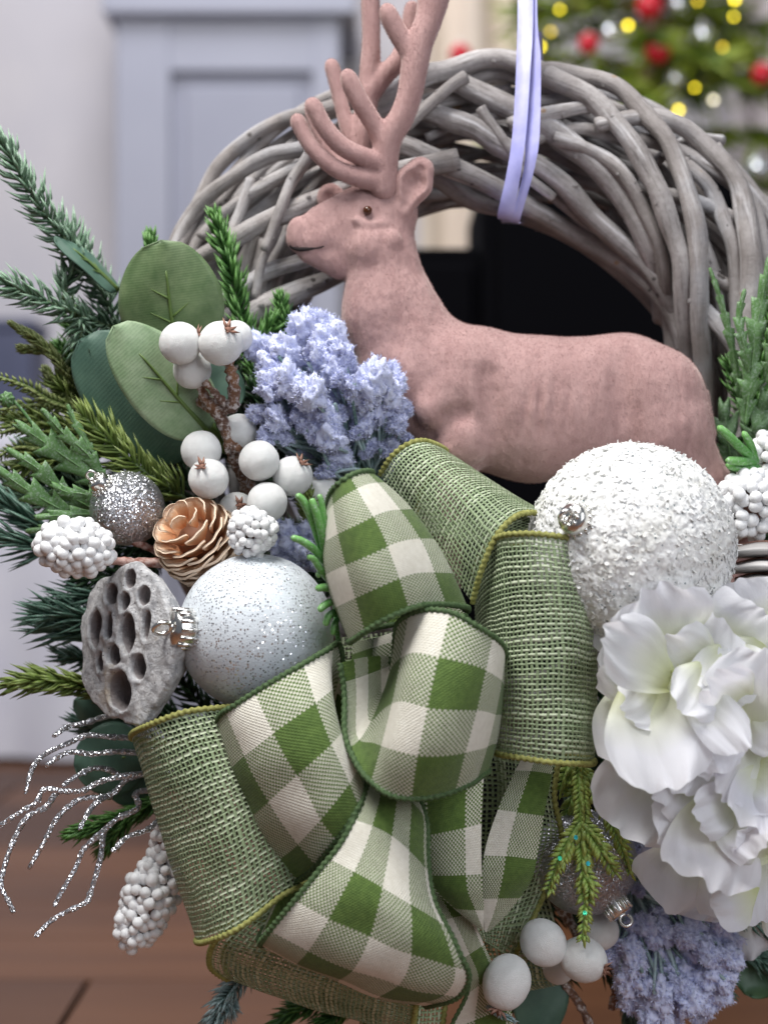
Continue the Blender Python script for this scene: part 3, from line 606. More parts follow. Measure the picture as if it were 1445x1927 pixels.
def front_d(x, y):                            # depth of the muzzle surface at a photo point
    ix, iz = int(round((x-g.lo[0])/g.h)), int(round((-y-g.lo[2])/g.h)); col_ = g.f[ix, :, iz]; k = int(np.argmax(col_ < 0)); return g.lo[1]+g.h*(k-col_[k]/(col_[k]-col_[k-1]+1e-9)) if k else 0
mp = [(546, 463), (552, 467), (562, 470.5), (575, 471.5), (590, 471), (602, 469.5), (611, 467)]
vv, ff = tube(cr(px_world(np.array([(x, front_d(x, y)+1.5, -y) for x, y in mp]), YD), 5), np.r_[np.linspace(3.0, 4.4, 12), np.linspace(4.4, 1.6, 19)]*pxs(YD), 8); mk('mouth_line', vv, ff, simple('mouth_gap_shade', (.02, .014, .014), rough=.95), dr)  # dark tube stands for the shaded mouth gap, no groove is carved
iv, jf = ico(3)
for d in (-43, 43): p = px_world(np.array([(692, d*1.0, -404)]), YD)[0]; mk('eye', p+iv*8.5*pxs(YD), jf, EYE, dr)

def fuzz(parts, N, L):
    V = []
    ar = [np.linalg.norm(np.cross(w[f[:, 1]]-w[f[:, 0]], w[f[:, 3]]-w[f[:, 0]]), axis=1) for w, f in parts]; tot = sum(a.sum() for a in ar)
    for (w, f), a in zip(parts, ar):
        n = int(N*a.sum()/tot); i = NR.choice(len(f), n, p=a/a.sum()); A, B_, C, Dq = (w[f[i, k]] for k in range(4)); u, v = NR.random((n, 1)), NR.random((n, 1))
        p = A*(1-u)*(1-v)+B_*u*(1-v)+C*u*v+Dq*(1-u)*v; nr = np.cross(C-A, Dq-B_); nr /= np.linalg.norm(nr, axis=1)[:, None]+1e-12
        d = nr+NR.normal(size=(n, 3))*.45; d /= np.linalg.norm(d, axis=1)[:, None]; s_ = np.cross(d, NR.normal(size=(n, 3))); s_ /= np.linalg.norm(s_, axis=1)[:, None]+1e-12; l = L*NR.uniform(.6, 1.2, (n, 1))
        V.append(np.stack([p-s_*L*.13-nr*L*.1, p+s_*L*.13-nr*L*.1, p+d*l], 1).reshape(-1, 3))
    V = np.concatenate(V); mk('flock_fuzz', V, np.arange(len(V)).reshape(-1, 3), FLOCK, dr, kind='stuff')
for k_, (w_, f_) in enumerate(FZ):                # face winding may differ between fields: test it against the centroid
    nn_ = np.cross(w_[f_[:, 2]]-w_[f_[:, 0]], w_[f_[:, 3]]-w_[f_[:, 1]]); 
    if np.sum(nn_*(w_[f_[:, 0]]-w_.mean(0))) < 0: FZ[k_] = (w_, f_[:, ::-1])
fuzz(FZ, 170000, .00085)

# ------------------------------------------------------------------ the bow: burlap and checked ribbons
bow = thing('ribbon_bow', 'big bow of green checked ribbon and green burlap ribbon at the front of the wreath', 'bow', P(740, 1480, -.14))
def ribbon(name, rws, m, trim, cell, u0=0.0, v0=0.0, vn=4.0, nu=10, nv=18, tr=5.4, trims=(1, 1), wob=0.0):
    """rws: (ax, ay, aY, bx, by, bY, bulge[, mx, my]) from edge A to edge B; bulge pushes the middle to the front (m)"""
    ctrl = []
    for q in rws:
        a, b = P(*q[:3]), P(*q[3:6]); bu = q[6] if len(q) > 6 else 0.0
        Ym = (q[2]+q[5])/2-bu
        mid = P(q[7], q[8], Ym) if len(q) > 8 else P((q[0]+q[3])/2, (q[1]+q[4])/2, Ym)
        ctrl.append(np.concatenate([a, mid, b]))
    C = cr(ctrl, nu); n = len(C); A, M_, Bv = C[:, :3], C[:, 3:6], C[:, 6:]
    L = np.concatenate([[0], np.cumsum(np.linalg.norm(np.diff(M_, axis=0), axis=1))])/(cell*S*.85); vv = []; uv = []
    for k in range(n):
        for j in range(nv):
            t = j/(nv-1); cp = 2*M_[k]-.5*(A[k]+Bv[k]); q = (1-t)**2*A[k]+2*t*(1-t)*cp+t*t*Bv[k]
            q = q+np.array((.3, 1, .3))*.0030*mnoise.noise(Vector(q)*38+Vector((u0, 3.1, v0)))*(1 if m == PLAID else .6)
            if wob: q = q+np.array((0, 1, 0))*wob*math.sin(2.2*L[k]+3*t)*math.sin(math.pi*t)
            vv.append(q); uv.append((u0+L[k], v0+vn*t))
    o = mk(name, vv, grid_faces(n, nv), m, bow, uv=uv); vv = np.array(vv).reshape(n, nv, 3)
    for e, on in ((0, trims[0]), (-1, trims[1])):
        if not on: continue
        tv, tf_ = tube(cr(vv[:, e][::2], 4), tr*S*.85, 8, (.26, .0034)); me = mesh('edge_cord', tv-WL[bow], tf_, trim)
        k = bpy.data.objects.new('edge_cord', me); scene.collection.objects.link(k); k.parent = o; WL[k] = WL[bow]
    return o
BU = 9.6
# burlap: upper diagonal loop, right upright loop, left loop, lower loop, tails
ribbon('burlap_loop', [(715, 893, -.115, 888, 1135, -.155, .004), (738, 858, -.125, 905, 1075, -.165, .006), (768, 836, -.128, 930, 1015, -.170, .006), (795, 830, -.122, 962, 978, -.167, .004), (822, 838, -.112, 995, 965, -.157, .0), (840, 850, -.098, 1035, 972, -.143, -.002), (838, 868, -.085, 1066, 990, -.128, -.004), (815, 890, -.078, 1075, 1006, -.110, -.004), (790, 930, -.078, 1040, 1010, -.100, -.004), (780, 1000, -.09, 960, 1030, -.10, 0)], BURLAP, TRIM_Y, BU, 0, 0, 36)
ribbon('burlap_loop', [(890, 1080, -.12, 905, 1400, -.12, .0), (905, 1045, -.15, 922, 1412, -.145, .0, 908, 1230), (938, 1010, -.172, 945, 1420, -.172, .002, 948, 1220), (985, 1004, -.184, 1000, 1430, -.184, .003, 1000, 1215), (1040, 1008, -.186, 1060, 1437, -.186, .003, 1060, 1215), (1085, 1014, -.178, 1100, 1438, -.177, .002, 1102, 1220), (1103, 1020, -.160, 1117, 1436, -.158, .0, 1122, 1225), (1096, 1030, -.140, 1108, 1428, -.138, .0, 1112, 1225), (1060, 1040, -.125, 1060, 1420, -.12, .0)], BURLAP, TRIM_Y, BU, 3, 0, 46)
ribbon('burlap_loop', [(470, 1330, -.150, 620, 1640, -.15, .0), (410, 1332, -.165, 540, 1680, -.17, .002, 490, 1500), (350, 1341, -.17, 470, 1733, -.176, .004, 430, 1530), (300, 1356, -.166, 420, 1760, -.172, .004, 375, 1555), (262, 1372, -.152, 385, 1772, -.158, .002, 328, 1572), (248, 1384, -.132, 370, 1772, -.138, .0, 308, 1580), (262, 1392, -.115, 380, 1760, -.12, .0, 320, 1580), (320, 1400, -.10, 430, 1740, -.105, .0), (400, 1390, -.092, 510, 1730, -.095, .0), (500, 1370, -.09, 620, 1690, -.09, .0)], BURLAP, TRIM_Y, BU, 0, 2, 42)
ribbon('burlap_loop', [(505, 1690, -.125, 800, 1800, -.13, .0, 650, 1760), (440, 1735, -.135, 790, 1850, -.145, .002, 620, 1800), (405, 1772, -.135, 783, 1890, -.145, .002, 600, 1835), (393, 1800, -.125, 778, 1920, -.135, .002, 590, 1860), (400, 1825, -.112, 776, 1940, -.122, .001, 590, 1884), (430, 1842, -.098, 780, 1950, -.108, .0, 600, 1900), (420, 1800, -.082, 785, 1910, -.09, -.002, 600, 1850), (450, 1740, -.075, 790, 1850, -.082, -.002, 620, 1800), (510, 1690, -.075, 800, 1800, -.08, 0, 650, 1760)], BURLAP, TRIM_Y, BU, 0, 0, 42)
ribbon('burlap_tail', [(930, 1400, -.11, 1050, 1430, -.125, .0), (940, 1480, -.115, 1043, 1500, -.13, .003), (930, 1560, -.12, 1056, 1570, -.13, .003), (900, 1650, -.12, 1050, 1600, -.125, .004), (890, 1730, -.12, 1020, 1690, -.12, .002), (905, 1770, -.12, 965, 1805, -.115, .0)], BURLAP, TRIM_Y, BU, 0, 0, 15, trims=(0, 1))
ribbon('burlap_tail', [(880, 1650, -.10, 1010, 1620, -.10, .0), (900, 1720, -.105, 1040, 1720, -.10, .002), (920, 1800, -.105, 1060, 1800, -.10, .002), (930, 1850, -.10, 1066, 1845, -.095, .0), (960, 1870, -.09, 1065, 1850, -.09, .0)], BURLAP, TRIM_Y, BU, 0, 0, 16, trims=(0, 0))
ribbon('burlap_tail', [(770, 1840, -.12, 860, 1820, -.12, .0), (778, 1890, -.12, 840, 1880, -.12, .002), (774, 1950, -.12, 832, 1950, -.12, .002), (770, 2010, -.12, 830, 2010, -.12, .0)], BURLAP, TRIM_Y, BU, 0, 0, 8)
# dark burlap and checked folds in the heart of the bow
ribbon('burlap_fold', [(640, 1200, -.10, 900, 1170, -.11, .0), (640, 1350, -.10, 930, 1330, -.11, .002), (650, 1500, -.10, 950, 1500, -.11, .002), (650, 1700, -.10, 930, 1700, -.11, .0), (700, 1850, -.10, 920, 1800, -.10, .0)], BURLAP, TRIM_Y, BU, 0, 0, 30, trims=(0, 0))
K = 78
ribbon('checked_loop', [(690, 900, -.155, 880, 1150, -.155, .0, 800, 1010), (700, 888, -.172, 872, 1142, -.175, .004, 805, 1000), (672, 890, -.188, 800, 1137, -.20, .010, 748, 1005), (642, 906, -.192, 735, 1160, -.21, .012, 690, 1030), (622, 928, -.185, 683, 1192, -.204, .010, 643, 1050), (617, 950, -.170, 657, 1210, -.188, .006, 613, 1065), (625, 960, -.150, 664, 1200, -.165, .002, 618, 1070), (665, 960, -.135, 720, 1180, -.15, .0, 670, 1070), (760, 960, -.13, 880, 1160, -.145, .0, 800, 1070)], PLAID, TRIM_G, 88, 0.45, -.45, 4.4)
ribbon('checked_loop', [(735, 1236, -.170, 641, 1246, -.178, .0, 690, 1236), (738, 1262, -.172, 647, 1320, -.182, -.002, 690, 1300), (741, 1245, -.178, 652, 1395, -.192, -.004, 694, 1358), (747, 1175, -.186, 676, 1452, -.205, .001, 722, 1340), (795, 1150, -.200, 722, 1492, -.212, .010, 752, 1330), (850, 1152, -.207, 775, 1506, -.214, .014, 806, 1340), (905, 1182, -.206, 830, 1500, -.210, .013, 868, 1345), (943, 1214, -.194, 878, 1480, -.199, .009, 915, 1350), (951, 1235, -.175, 905, 1460, -.18, .003, 937, 1350), (940, 1245, -.155, 910, 1445, -.16, .0, 932, 1350), (800, 1240, -.14, 780, 1430, -.14, .0)], PLAID, TRIM_G, 96, -.35, .15, 3.9)
ribbon('checked_loop', [(645, 1300, -.150, 690, 1470, -.16, -.01, 640, 1380), (640, 1216, -.165, 692, 1478, -.178, -.006, 622, 1370), (612, 1226, -.178, 688, 1492, -.188, .004, 640, 1360), (560, 1256, -.188, 672, 1522, -.198, .011, 612, 1390), (500, 1291, -.190, 645, 1565, -.20, .013, 566, 1430), (445, 1325, -.184, 612, 1608, -.192, .011, 518, 1472), (415, 1346, -.172, 580, 1645, -.178, .007, 478, 1508), (402, 1378, -.155, 545, 1665, -.16, .003, 455, 1530), (425, 1395, -.140, 550, 1650, -.145, .0, 470, 1520), (520, 1400, -.13, 620, 1620, -.135, .0)], PLAID, TRIM_G, 92, .62, .05, 3.5)
ribbon('checked_loop', [(700, 1440, -.165, 785, 1490, -.165, .0), (690, 1482, -.186, 803, 1545, -.180, .006, 752, 1500), (672, 1528, -.197, 806, 1625, -.188, .008, 745, 1565), (640, 1588, -.203, 822, 1705, -.196, .010, 735, 1640), (595, 1645, -.206, 860, 1785, -.200, .014, 725, 1712), (545, 1706, -.203, 881, 1838, -.196, .016, 706, 1785), (510, 1748, -.196, 862, 1878, -.187, .014, 682, 1832), (492, 1772, -.182, 820, 1892, -.172, .008, 655, 1852), (500, 1772, -.162, 800, 1888, -.152, .002, 650, 1852), (540, 1740, -.145, 820, 1840, -.14, .0)], PLAID, TRIM_G, 90, .1, .1, 4.2)
ribbon('checked_tail', [(800, 1440, -.155, 915, 1430, -.155, .0), (802, 1510, -.163, 908, 1490, -.163, .004), (806, 1590, -.168, 905, 1570, -.168, .006), (810, 1664, -.168, 908, 1660, -.168, .006), (850, 1705, -.165, 912, 1705, -.163, .003), (902, 1745, -.160, 914, 1748, -.160, .0)], PLAID, TRIM_G, 82, .4, .95, 1.5, tr=4, trims=(0, 0))
ribbon('checked_tail', [(985, 1420, -.150, 1042, 1425, -.147, .0), (962, 1465, -.158, 1036, 1470, -.155, .003), (938, 1520, -.163, 1024, 1530, -.160, .004), (915, 1590, -.166, 1012, 1600, -.162, .004), (908, 1650, -.166, 1000, 1655, -.162, .004), (910, 1715, -.163, 958, 1715, -.160, .002), (914, 1750, -.16, 920, 1750, -.158, .0)], PLAID, TRIM_G, 82, .5, .3, 1.7, tr=4, trims=(0, 0))
ribbon('checked_tail', [(850, 1640, -.14, 900, 1730, -.14, .0), (800, 1690, -.15, 850, 1650, -.15, .0), (815, 1720, -.155, 880, 1700, -.15, .003), (855, 1790, -.15, 905, 1760, -.148, .003), (880, 1860, -.14, 930, 1820, -.14, .002), (850, 1930, -.13, 960, 1890, -.13, .002), (840, 2000, -.13, 965, 1990, -.13, .0)], PLAID, TRIM_G, 80, .3, .2, 2.0, tr=4, trims=(1, 0))
ribbon('checked_fold', [(660, 1210, -.135, 660, 1330, -.14, .0), (720, 1195, -.15, 700, 1290, -.15, .003), (760, 1185, -.152, 745, 1290, -.15, .003), (800, 1190, -.145, 790, 1290, -.145, .0)], PLAID, TRIM_G, 80, 1.2, .7, 1.5, trims=(0, 0))
ribbon('checked_fold', [(600, 1290, -.13, 590, 1400, -.14, .0), (625, 1300, -.15, 610, 1430, -.15, .0), (650, 1320, -.15, 660, 1480, -.155, .0), (690, 1350, -.145, 700, 1480, -.15, .0)], PLAID, TRIM_G, 80, .2, 1.0, 1.6, trims=(0, 0))
ribbon('checked_fold', [(640, 1560, -.14, 590, 1700, -.14, .0), (560, 1640, -.155, 500, 1760, -.16, .0), (530, 1670, -.15, 488, 1768, -.155, .0), (520, 1690, -.13, 500, 1740, -.13, .0)], PLAID, TRIM_G, 80, .2, .8, 1.4, trims=(0, 1))

# ------------------------------------------------------------------ baubles
def ball_cap(o, p, r, d, beaded, open_=False, sc=1.0):
    """metal cap with loop on the ball of centre p, in direction d"""
    d = unit(d); p = p+d*r*(1-sc)*.97; r = r*sc; t, U, W = frames(np.array([p, p+d*.5, p+d])); U, W = U[0], W[0]
    vv, ff = tube([p+d*r*.94, p+d*r*1.0, p+d*r*1.16, p+d*r*1.22, p+d*r*1.225], np.array([.245, .25, .235, .21, .03])*r, 20); 
    cp = mk('cap', vv, ff, SILVER, o)
    mb = MB(); iv, jf = ico(2)
    if beaded:
        for ring in range(5):
            n = 16-2*ring; q = .27-.035*ring
            for k in range(n):
                a = 6.283*(k+.5*(ring % 2))/n; mb.add(p+d*r*(.97+.062*ring)+(U*math.cos(a)+W*math.sin(a))*r*q+iv*r*.04, jf)
    else:
        for k in range(14):
            a = 6.283*k/14; e = U*math.cos(a)+W*math.sin(a); vv, ff = tube([p+d*r*(.90 if k % 2 else .86)+e*r*.25, p+d*r*1.19+e*r*.24], r*.028, 6); mb.add(vv, ff)
    k = mb.make('cap_beads' if beaded else 'cap_flutes', SILVER, None, kind=None); k.parent = cp; k.location = WL[k]-WL[o]; WL[k] = WL[k]
    aa = np.linspace(-.6, 6.283-.9 if open_ else 6.4, 18); vv, ff = tube([p+d*r*(1.22+.115+.115*-math.cos(q))+(U*.7+W*.7)*r*.11*math.sin(q) for q in aa], r*.032, 8); mk('hanging_loop', vv, ff, SILVER, o)
def bauble(label, x, y, Y, r, m, capd, beaded, open_=False, csc=1.0):
    p = P(x, y, Y); rr = r*pxs(Y); o = thing('bauble', label, 'bauble', p); iv, jf = ico(5)
    mk('ball', p+iv*rr*(1+.006*fnoise(iv, 2.0, 2)[:, None]), jf, m, o); ball_cap(o, p, rr, capd, beaded, open_, csc); return o
bauble('small silver glitter bauble with beaded cap, above the pine cone', 240, 957, -.105, 70, GL_SILVER, (-.58, -.52, .62), True, csc=1.2)
bauble('frosted pale blue glitter bauble between the lotus pod and the bow', 482, 1188, -.135, 146, GL_FROST, (-.80, -.55, .07), False, True)
bauble('dark silver glitter bauble half hidden under green cedar, right of the bow', 1100, 1622, -.112, 98, GL_DARK, (.52, -.45, -.72), False, True)
# foam ball with flakes
pF, rF = P(1187, 1026, -.145), 192*pxs(-.145)
fo = thing('bauble', 'large white foam flake bauble with glitter specks in front of the deer', 'bauble', pF)
iv, jf = ico(6); mk('ball', pF+iv*rF*(1+.022*fnoise(iv, 7, 4)+.012*fnoise(iv, 26, 2))[:, None], jf, FOAM, fo)
fk = MB()
for i in range(6500):
    d = unit(NR.normal(size=3)); 
    if d[1] > .55: continue
    nr = unit(d+NR.normal(size=3)*.24); a = unit(np.cross(nr, NR.normal(size=3))); b = np.cross(nr, a); q = R.uniform(.012, .040)*rF; e = R.uniform(.4, .9)
    if i % 40 == 0: nr = unit(NR.normal(size=3)); a = d; b = np.cross(d, nr); q = rF*.05; e = .4
    p = pF+d*rF*R.uniform(.995, 1.02); n = R.choice((4, 5, 6)); pts = [p+a*q*math.cos(6.283*k/n+.3)*R.uniform(.6, 1.1)+b*q*e*math.sin(6.283*k/n+.3)*R.uniform(.6, 1.1) for k in range(n)]
    fk.add(pts+[x-nr*q*.16 for x in pts], [tuple(range(n))]+[(k, (k+1) % n, n+(k+1) % n, n+k) for k in range(n)])
fk.make('flakes', FOAM, fo, smooth=False, kind='stuff'); ball_cap(fo, pF, rF, (-.60, -.72, .24), True, sc=.62)

# ------------------------------------------------------------------ lotus pod
YP = -.135; pp = P(238, 1212, YP); sp_ = 150*pxs(YP); pod = thing('lotus_pod', 'dried grey lotus seed pod with open holes beside the frosted bauble', 'lotus pod', pp)
nrm = unit((-.70, -.70, .06)); ux = unit(np.cross((0, 0, 1), nrm)); 
if ux[0] < 0: ux = -ux
uz = np.cross(ux, nrm); uz = uz if uz[2] > 0 else -uz
fx = abs(ux[0])
h = .021; q = SDF((-1.2, -1.2, -1.1), (1.2, 1.2, .3), h)
sl, (X, Y_, Z) = q.region((-9, -9, -9), (9, 9, 9)); ang = np.arctan2(Y_, X); rim = 1.0+.035*np.sin(5*ang+1)+.025*np.sin(9*ang)+.012*np.sin(17*ang+2)
rad = np.sqrt(X*X+Y_*Y_)/rim; prof = np.interp(Z, [-1.0, -.85, -.5, -.2, -.05, .02], [.12, .30, .66, .92, 1.0, .985]); d = np.maximum((rad-prof)*.75, np.maximum(Z-.02-.07*(1-rad**2), -1.0-Z)); q.f[sl] = d
holes = [(244, 1092, 24, 34), (205, 1123, 29, 38), (277, 1122, 26, 37), (238, 1136, 22, 38), (172, 1191, 31, 71), (206, 1182, 21, 48), (247, 1193, 33, 73), (287, 1176, 17, 54), (220, 1235, 30, 41), (189, 1251, 20, 37), (274, 1253, 29, 46), (234, 1301, 50, 72)]
cav = np.zeros(X.shape, bool)
for hx, hy, hw, hh in holes:
    lx, ly = (hx-234)/(150*fx), -(hy-1214)/150; a, b = hw/2/(150*fx)*1.08, hh/2/150*1.04
    e = np.sqrt(((X-lx)/a)**2+((Y_-ly)/b)**2); dd = np.maximum((e-1)*min(a, b), -.42-Z)
    ex = np.abs(e-1.15)*min(a, b); q.f[sl] = np.where((Z > -.1), q.f[sl]-.022*np.exp(-(ex/.035)**2), q.f[sl])
    q.blend(sl, dd, .015, 'sub')
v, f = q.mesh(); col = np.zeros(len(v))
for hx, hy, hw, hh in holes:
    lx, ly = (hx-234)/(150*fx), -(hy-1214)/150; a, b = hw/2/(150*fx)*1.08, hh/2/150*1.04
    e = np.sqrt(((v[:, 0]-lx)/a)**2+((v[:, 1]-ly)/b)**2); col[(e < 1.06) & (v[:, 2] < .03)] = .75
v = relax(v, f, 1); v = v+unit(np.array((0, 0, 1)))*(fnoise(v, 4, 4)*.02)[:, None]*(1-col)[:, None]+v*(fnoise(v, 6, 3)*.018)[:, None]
W_ = pp+v[:, :1]*ux*sp_+v[:, 1:2]*uz*sp_+v[:, 2:]*nrm*sp_
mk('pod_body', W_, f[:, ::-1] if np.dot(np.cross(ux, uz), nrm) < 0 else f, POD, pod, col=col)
vv, ff = tube(cr([pp-nrm*sp_*.9, pp-nrm*sp_*1.2+np.array((.004, 0, -.004)), pp-nrm*sp_*1.45+np.array((.012, 0, -.01))], 4), .006, 8); mk('stalk', vv, ff, TWIGB, pod)

# ------------------------------------------------------------------ pine cone
YK = -.12; pk = P(372, 1018, YK); rk = 74*pxs(YK); pc = thing('pine_cone', 'orange brown pine cone with pale scale tips above the frosted bauble', 'pine cone', pk)
ax = unit((-.46, -.62, .62)); t_, U_, W_2 = frames(np.array([pk, pk+ax, pk+2*ax])); U_, W_2 = U_[0], W_2[0]
nu, nv = 7, 13; sv = []; sc_ = []
for i in range(nu):
    t = i/(nu-1)
    for j in range(nv):
        s = j/(nv-1)*2-1; w = .12+.46*math.sin(min(1, t*1.15)*1.45); y = t*(1-.16*abs(s)**2.2*t); sv.append((s*w, y, +.16*t*t-.18*s*s*t+.02*math.sin(7*s+5*t)*t)); sc_.append(t*(1-.1*abs(s)))
sv = np.array(sv); ff1 = grid_faces(nu, nv); th_ = np.array([.03+.05*t for t in np.linspace(0, 1, nu) for _ in range(nv)])
b2 = sv.copy(); b2[:, 2] -= th_; nn = len(sv); fs = ff1+[tuple(nn+i for i in q[::-1]) for q in ff1]
ring = [j for j in range(nv)]+[i*nv+nv-1 for i in range(1, nu)]+[(nu-1)*nv+j for j in range(nv-2, -1, -1)]+[i*nv for i in range(nu-2, 0, -1)]
fs += [(ring[k], ring[(k+1) % len(ring)], nn+ring[(k+1) % len(ring)], nn+ring[k]) for k in range(len(ring))]
sm = mesh('scale', np.vstack([sv, b2]), fs, CONE, True, None, np.concatenate([sc_, np.array(sc_)*1.05]))
NS = 62
for i in range(NS):
    t = (i+.5)/NS; ph = 2.55*t**.62; a = i*2.39996
    e = U_*math.cos(a)+W_2*math.sin(a); dr_ = ax*math.cos(ph)+e*math.sin(ph); rad = rk*(1.0+.22*math.cos(ph)**2)
    up = unit(dr_*.80+ax*(.75-.25*t)); 
    if t < .08: up = unit(ax+e*.35)
    zc = unit(np.cross(np.cross(up, ax if t > .08 else e), up)) if np.linalg.norm(np.cross(up, ax)) > .05 else e
    zc = unit(-(zc)) if np.dot(zc, dr_) > 0 and t < .0 else unit(dr_-up*np.dot(dr_, up)); xc = np.cross(up, zc)
    L = rk*(.46+.46*min(1, t*2.2)); base = pk+dr_*rad*.92-up*L*.85
    M3 = Matrix((xc, up, zc)).transposed()
    link('scale', sm, pc, base, M3.to_quaternion(), (L*(1.15 if t > .1 else .8), L, L))
iv, jf = ico(3); mk('core', pk+iv*rk*.5, jf, simple('cone_core', (.16, .06, .025)), pc)

# ------------------------------------------------------------------ berries
ivb, jfb = ico(4); BM = [mesh('berry', ivb*(1+.022*fnoise(ivb, 1.6, 2, (k*9, 0, 0))+.012*fnoise(ivb, 14, 2, (0, k*5, 0)))[:, None], jfb, BERRY) for k in range(4)]
def calyx_mesh():
    mb = MB()
    for k in range(6):
        a = 6.283*k/6+.3*(k % 2); d = np.array((math.cos(a), math.sin(a), 0)); w = np.array((-d[1], d[0], 0)); z = np.array((0, 0, 1))
        L = .34+.1*(k % 3); mb.add([d*.05-w*.10, d*.05+w*.10, d*L*.6+w*.09+z*.10, d*L+z*.26, d*L*.6-w*.09+z*.10, d*.05-w*.08-z*.06, d*.05+w*.08-z*.06, d*L*.6+z*.03], [(0, 1, 2, 3, 4), (1, 0, 5, 6), (6, 5, 7), (4, 3, 7), (3, 2, 7), (5, 0, 4, 7), (1, 6, 7, 2)])
    vv, ff = tube([(0, 0, -.1), (0, 0, .02), (0, 0, .08)], [.17, .15, .05], 8); mb.add(vv, ff); return mesh('calyx', np.concatenate(mb.v), mb.f, CALYX)
CM = calyx_mesh()
def berry(o, x, y, Y, r, cal=None, sz=1.0, k=[0]):
    p = P(x, y, Y); s = r*pxs(Y); k[0] += 1; q = Euler((k[0]*1.3, k[0]*.7, k[0]*2.1)).to_quaternion()
    if cal is not None: q = Vector(unit(cal)).to_track_quat('Z', 'Y')
    b = link('berry', BM[k[0] % 4], o, p, q, (s, s, s*sz))
    if cal is not None:
        c_ = bpy.data.objects.new('calyx', CM); scene.collection.objects.link(c_); c_.parent = b; c_.location = (0, 0, 1.0)
    return b
def branch(o, paths, m=None, name='branch', seg=8, rough=.15):
    for pts in paths:
        c_ = cr([np.append(P(x, y, Y), r*pxs(Y)) for x, y, Y, r in pts], 7); n = len(c_); rr = c_[:, 3]*(1+rough*NR.normal(size=n)); vv, ff = tube(c_[:, :3], rr, seg); mk(name, vv, ff, m or FBARK, o)
b1 = thing('berry_branch', 'tall frosted brown branch of big white berries in front of the eucalyptus leaves', 'berry branch', P(465, 915, -.08), 'white berry branches')
branch(b1, [[(470, 925, -.085, 13), (445, 870, -.10, 12), (425, 810, -.108, 12), (408, 770, -.11, 13), (385, 745, -.11, 10), (372, 705, -.112, 9), (362, 678, -.112, 7)], [(408, 772, -.11, 12), (385, 760, -.10, 12), (368, 742, -.092, 10), (352, 722, -.09, 9)],
            [(410, 775, -.11, 13), (437, 762, -.115, 13), (440, 725, -.118, 12), (432, 688, -.118, 11), (425, 670, -.118, 8)], [(425, 762, -.115, 9), (405, 740, -.118, 8), (385, 718, -.118, 7)], [(430, 850, -.105, 9), (445, 845, -.11, 8), (452, 838, -.11, 7)]])
for a in ((340, 646, -.128, 40, (.80, -.2, .3)), (416, 646, -.130, 42, (.42, -.75, .55)), (445, 634, -.108, 31, None), (362, 696, -.112, 36, None), (450, 812, -.100, 34, None), (379, 848, -.112, 38, None), (393, 901, -.122, 38, (-.25, -.75, .6)), (488, 867, -.122, 38, None)): berry(b1, *a)
b2 = thing('berry_branch', 'short branch of big white berries squeezed between pine cone and bow', 'berry branch', P(540, 935, -.08), 'white berry branches')
branch(b2, [[(470, 985, -.08, 9), (505, 950, -.085, 9), (560, 915, -.085, 9), (610, 930, -.08, 7)]])
for a in ((551, 896, -.115, 38, (.45, -.55, .62)), (503, 945, -.125, 38, None), (446, 962, -.105, 36, (.25, -.9, .3)), (606, 928, -.098, 34, None)): berry(b2, *a)
b3 = thing('berry_branch', 'drooping frosted branch of white berries at the lower right below the bow', 'berry branch', P(1090, 1700, -.06), 'white berry branches')
branch(b3, [[(1040, 1690, -.07, 9), (1075, 1740, -.07, 9), (1100, 1790, -.08, 9), (1140, 1830, -.085, 9)], [(1010, 1700, -.08, 8), (1000, 1760, -.09, 8), (980, 1820, -.10, 8)], [(1060, 1850, -.075, 8), (1090, 1890, -.075, 8), (1115, 1940, -.075, 8)], [(1150, 1790, -.085, 7), (1160, 1850, -.085, 7), (1150, 1900, -.085, 8)]])
for a in ((953, 1848, -.145, 45, (-.35, -.3, -.9), 1.18), (1022, 1774, -.135, 42, None, 1.12), (1097, 1806, -.135, 42, (.80, -.55, -.22), 1.1), (1128, 1752, -.105, 36, None), (1050, 1822, -.100, 30, None)): berry(b3, *a)

iv2, jf2 = ico(2); NB = iv2*(1+.05*fnoise(iv2, 2.5, 2))[:, None]; BEADM = mesh('bead', NB, jf2, BEAD)
def beads(label, x, y, Y, rx, rz, n, r, stem, tilt=0.0, lumpy=.15, axisd=None):
    o = thing('bead_cluster', label, 'bead berries', P(x, y, Y), 'white beaded berry clusters'); s = pxs(Y); c0 = P(x, y, Y); pts = []; tr = 0; ct, st = math.cos(tilt), math.sin(tilt)
    while len(pts) < n and tr < 9000:
        tr += 1; d = unit(NR.normal(size=3)); q = np.array((d[0]*rx, d[1]*min(rx, rz)*.95, d[2]*rz))*R.uniform(1-lumpy, 1+lumpy*.4)
        if d[1] > .55: continue
        if all(np.linalg.norm(q-u) > r*1.36 for u in pts): pts.append(q)
    rot = np.array(((ct, 0, st), (0, 1, 0), (-st, 0, ct)))
    for q in pts:
        k = r*R.uniform(.82, 1.15)*s; link('bead', BEADM, o, c0+rot@q*s, Euler((R.random()*6, R.random()*6, R.random()*6)).to_quaternion(), (k, k*R.uniform(.95, 1.15), k))
    iv, jf = ico(3); mk('core', c0+(iv*np.array((rx, min(rx, rz)*.9, rz))*.74)@rot.T*s, jf, CALYX, o)
    branch(o, [stem], simple('red_brown_stem', (.22, .07, .045), (.50, .36, .32), 420, .6) if 'RBS' not in globals() else globals()['RBS'], 'stem')
RBS = simple('red_brown_stem', (.22, .07, .045), (.50, .36, .32), 420, .6)
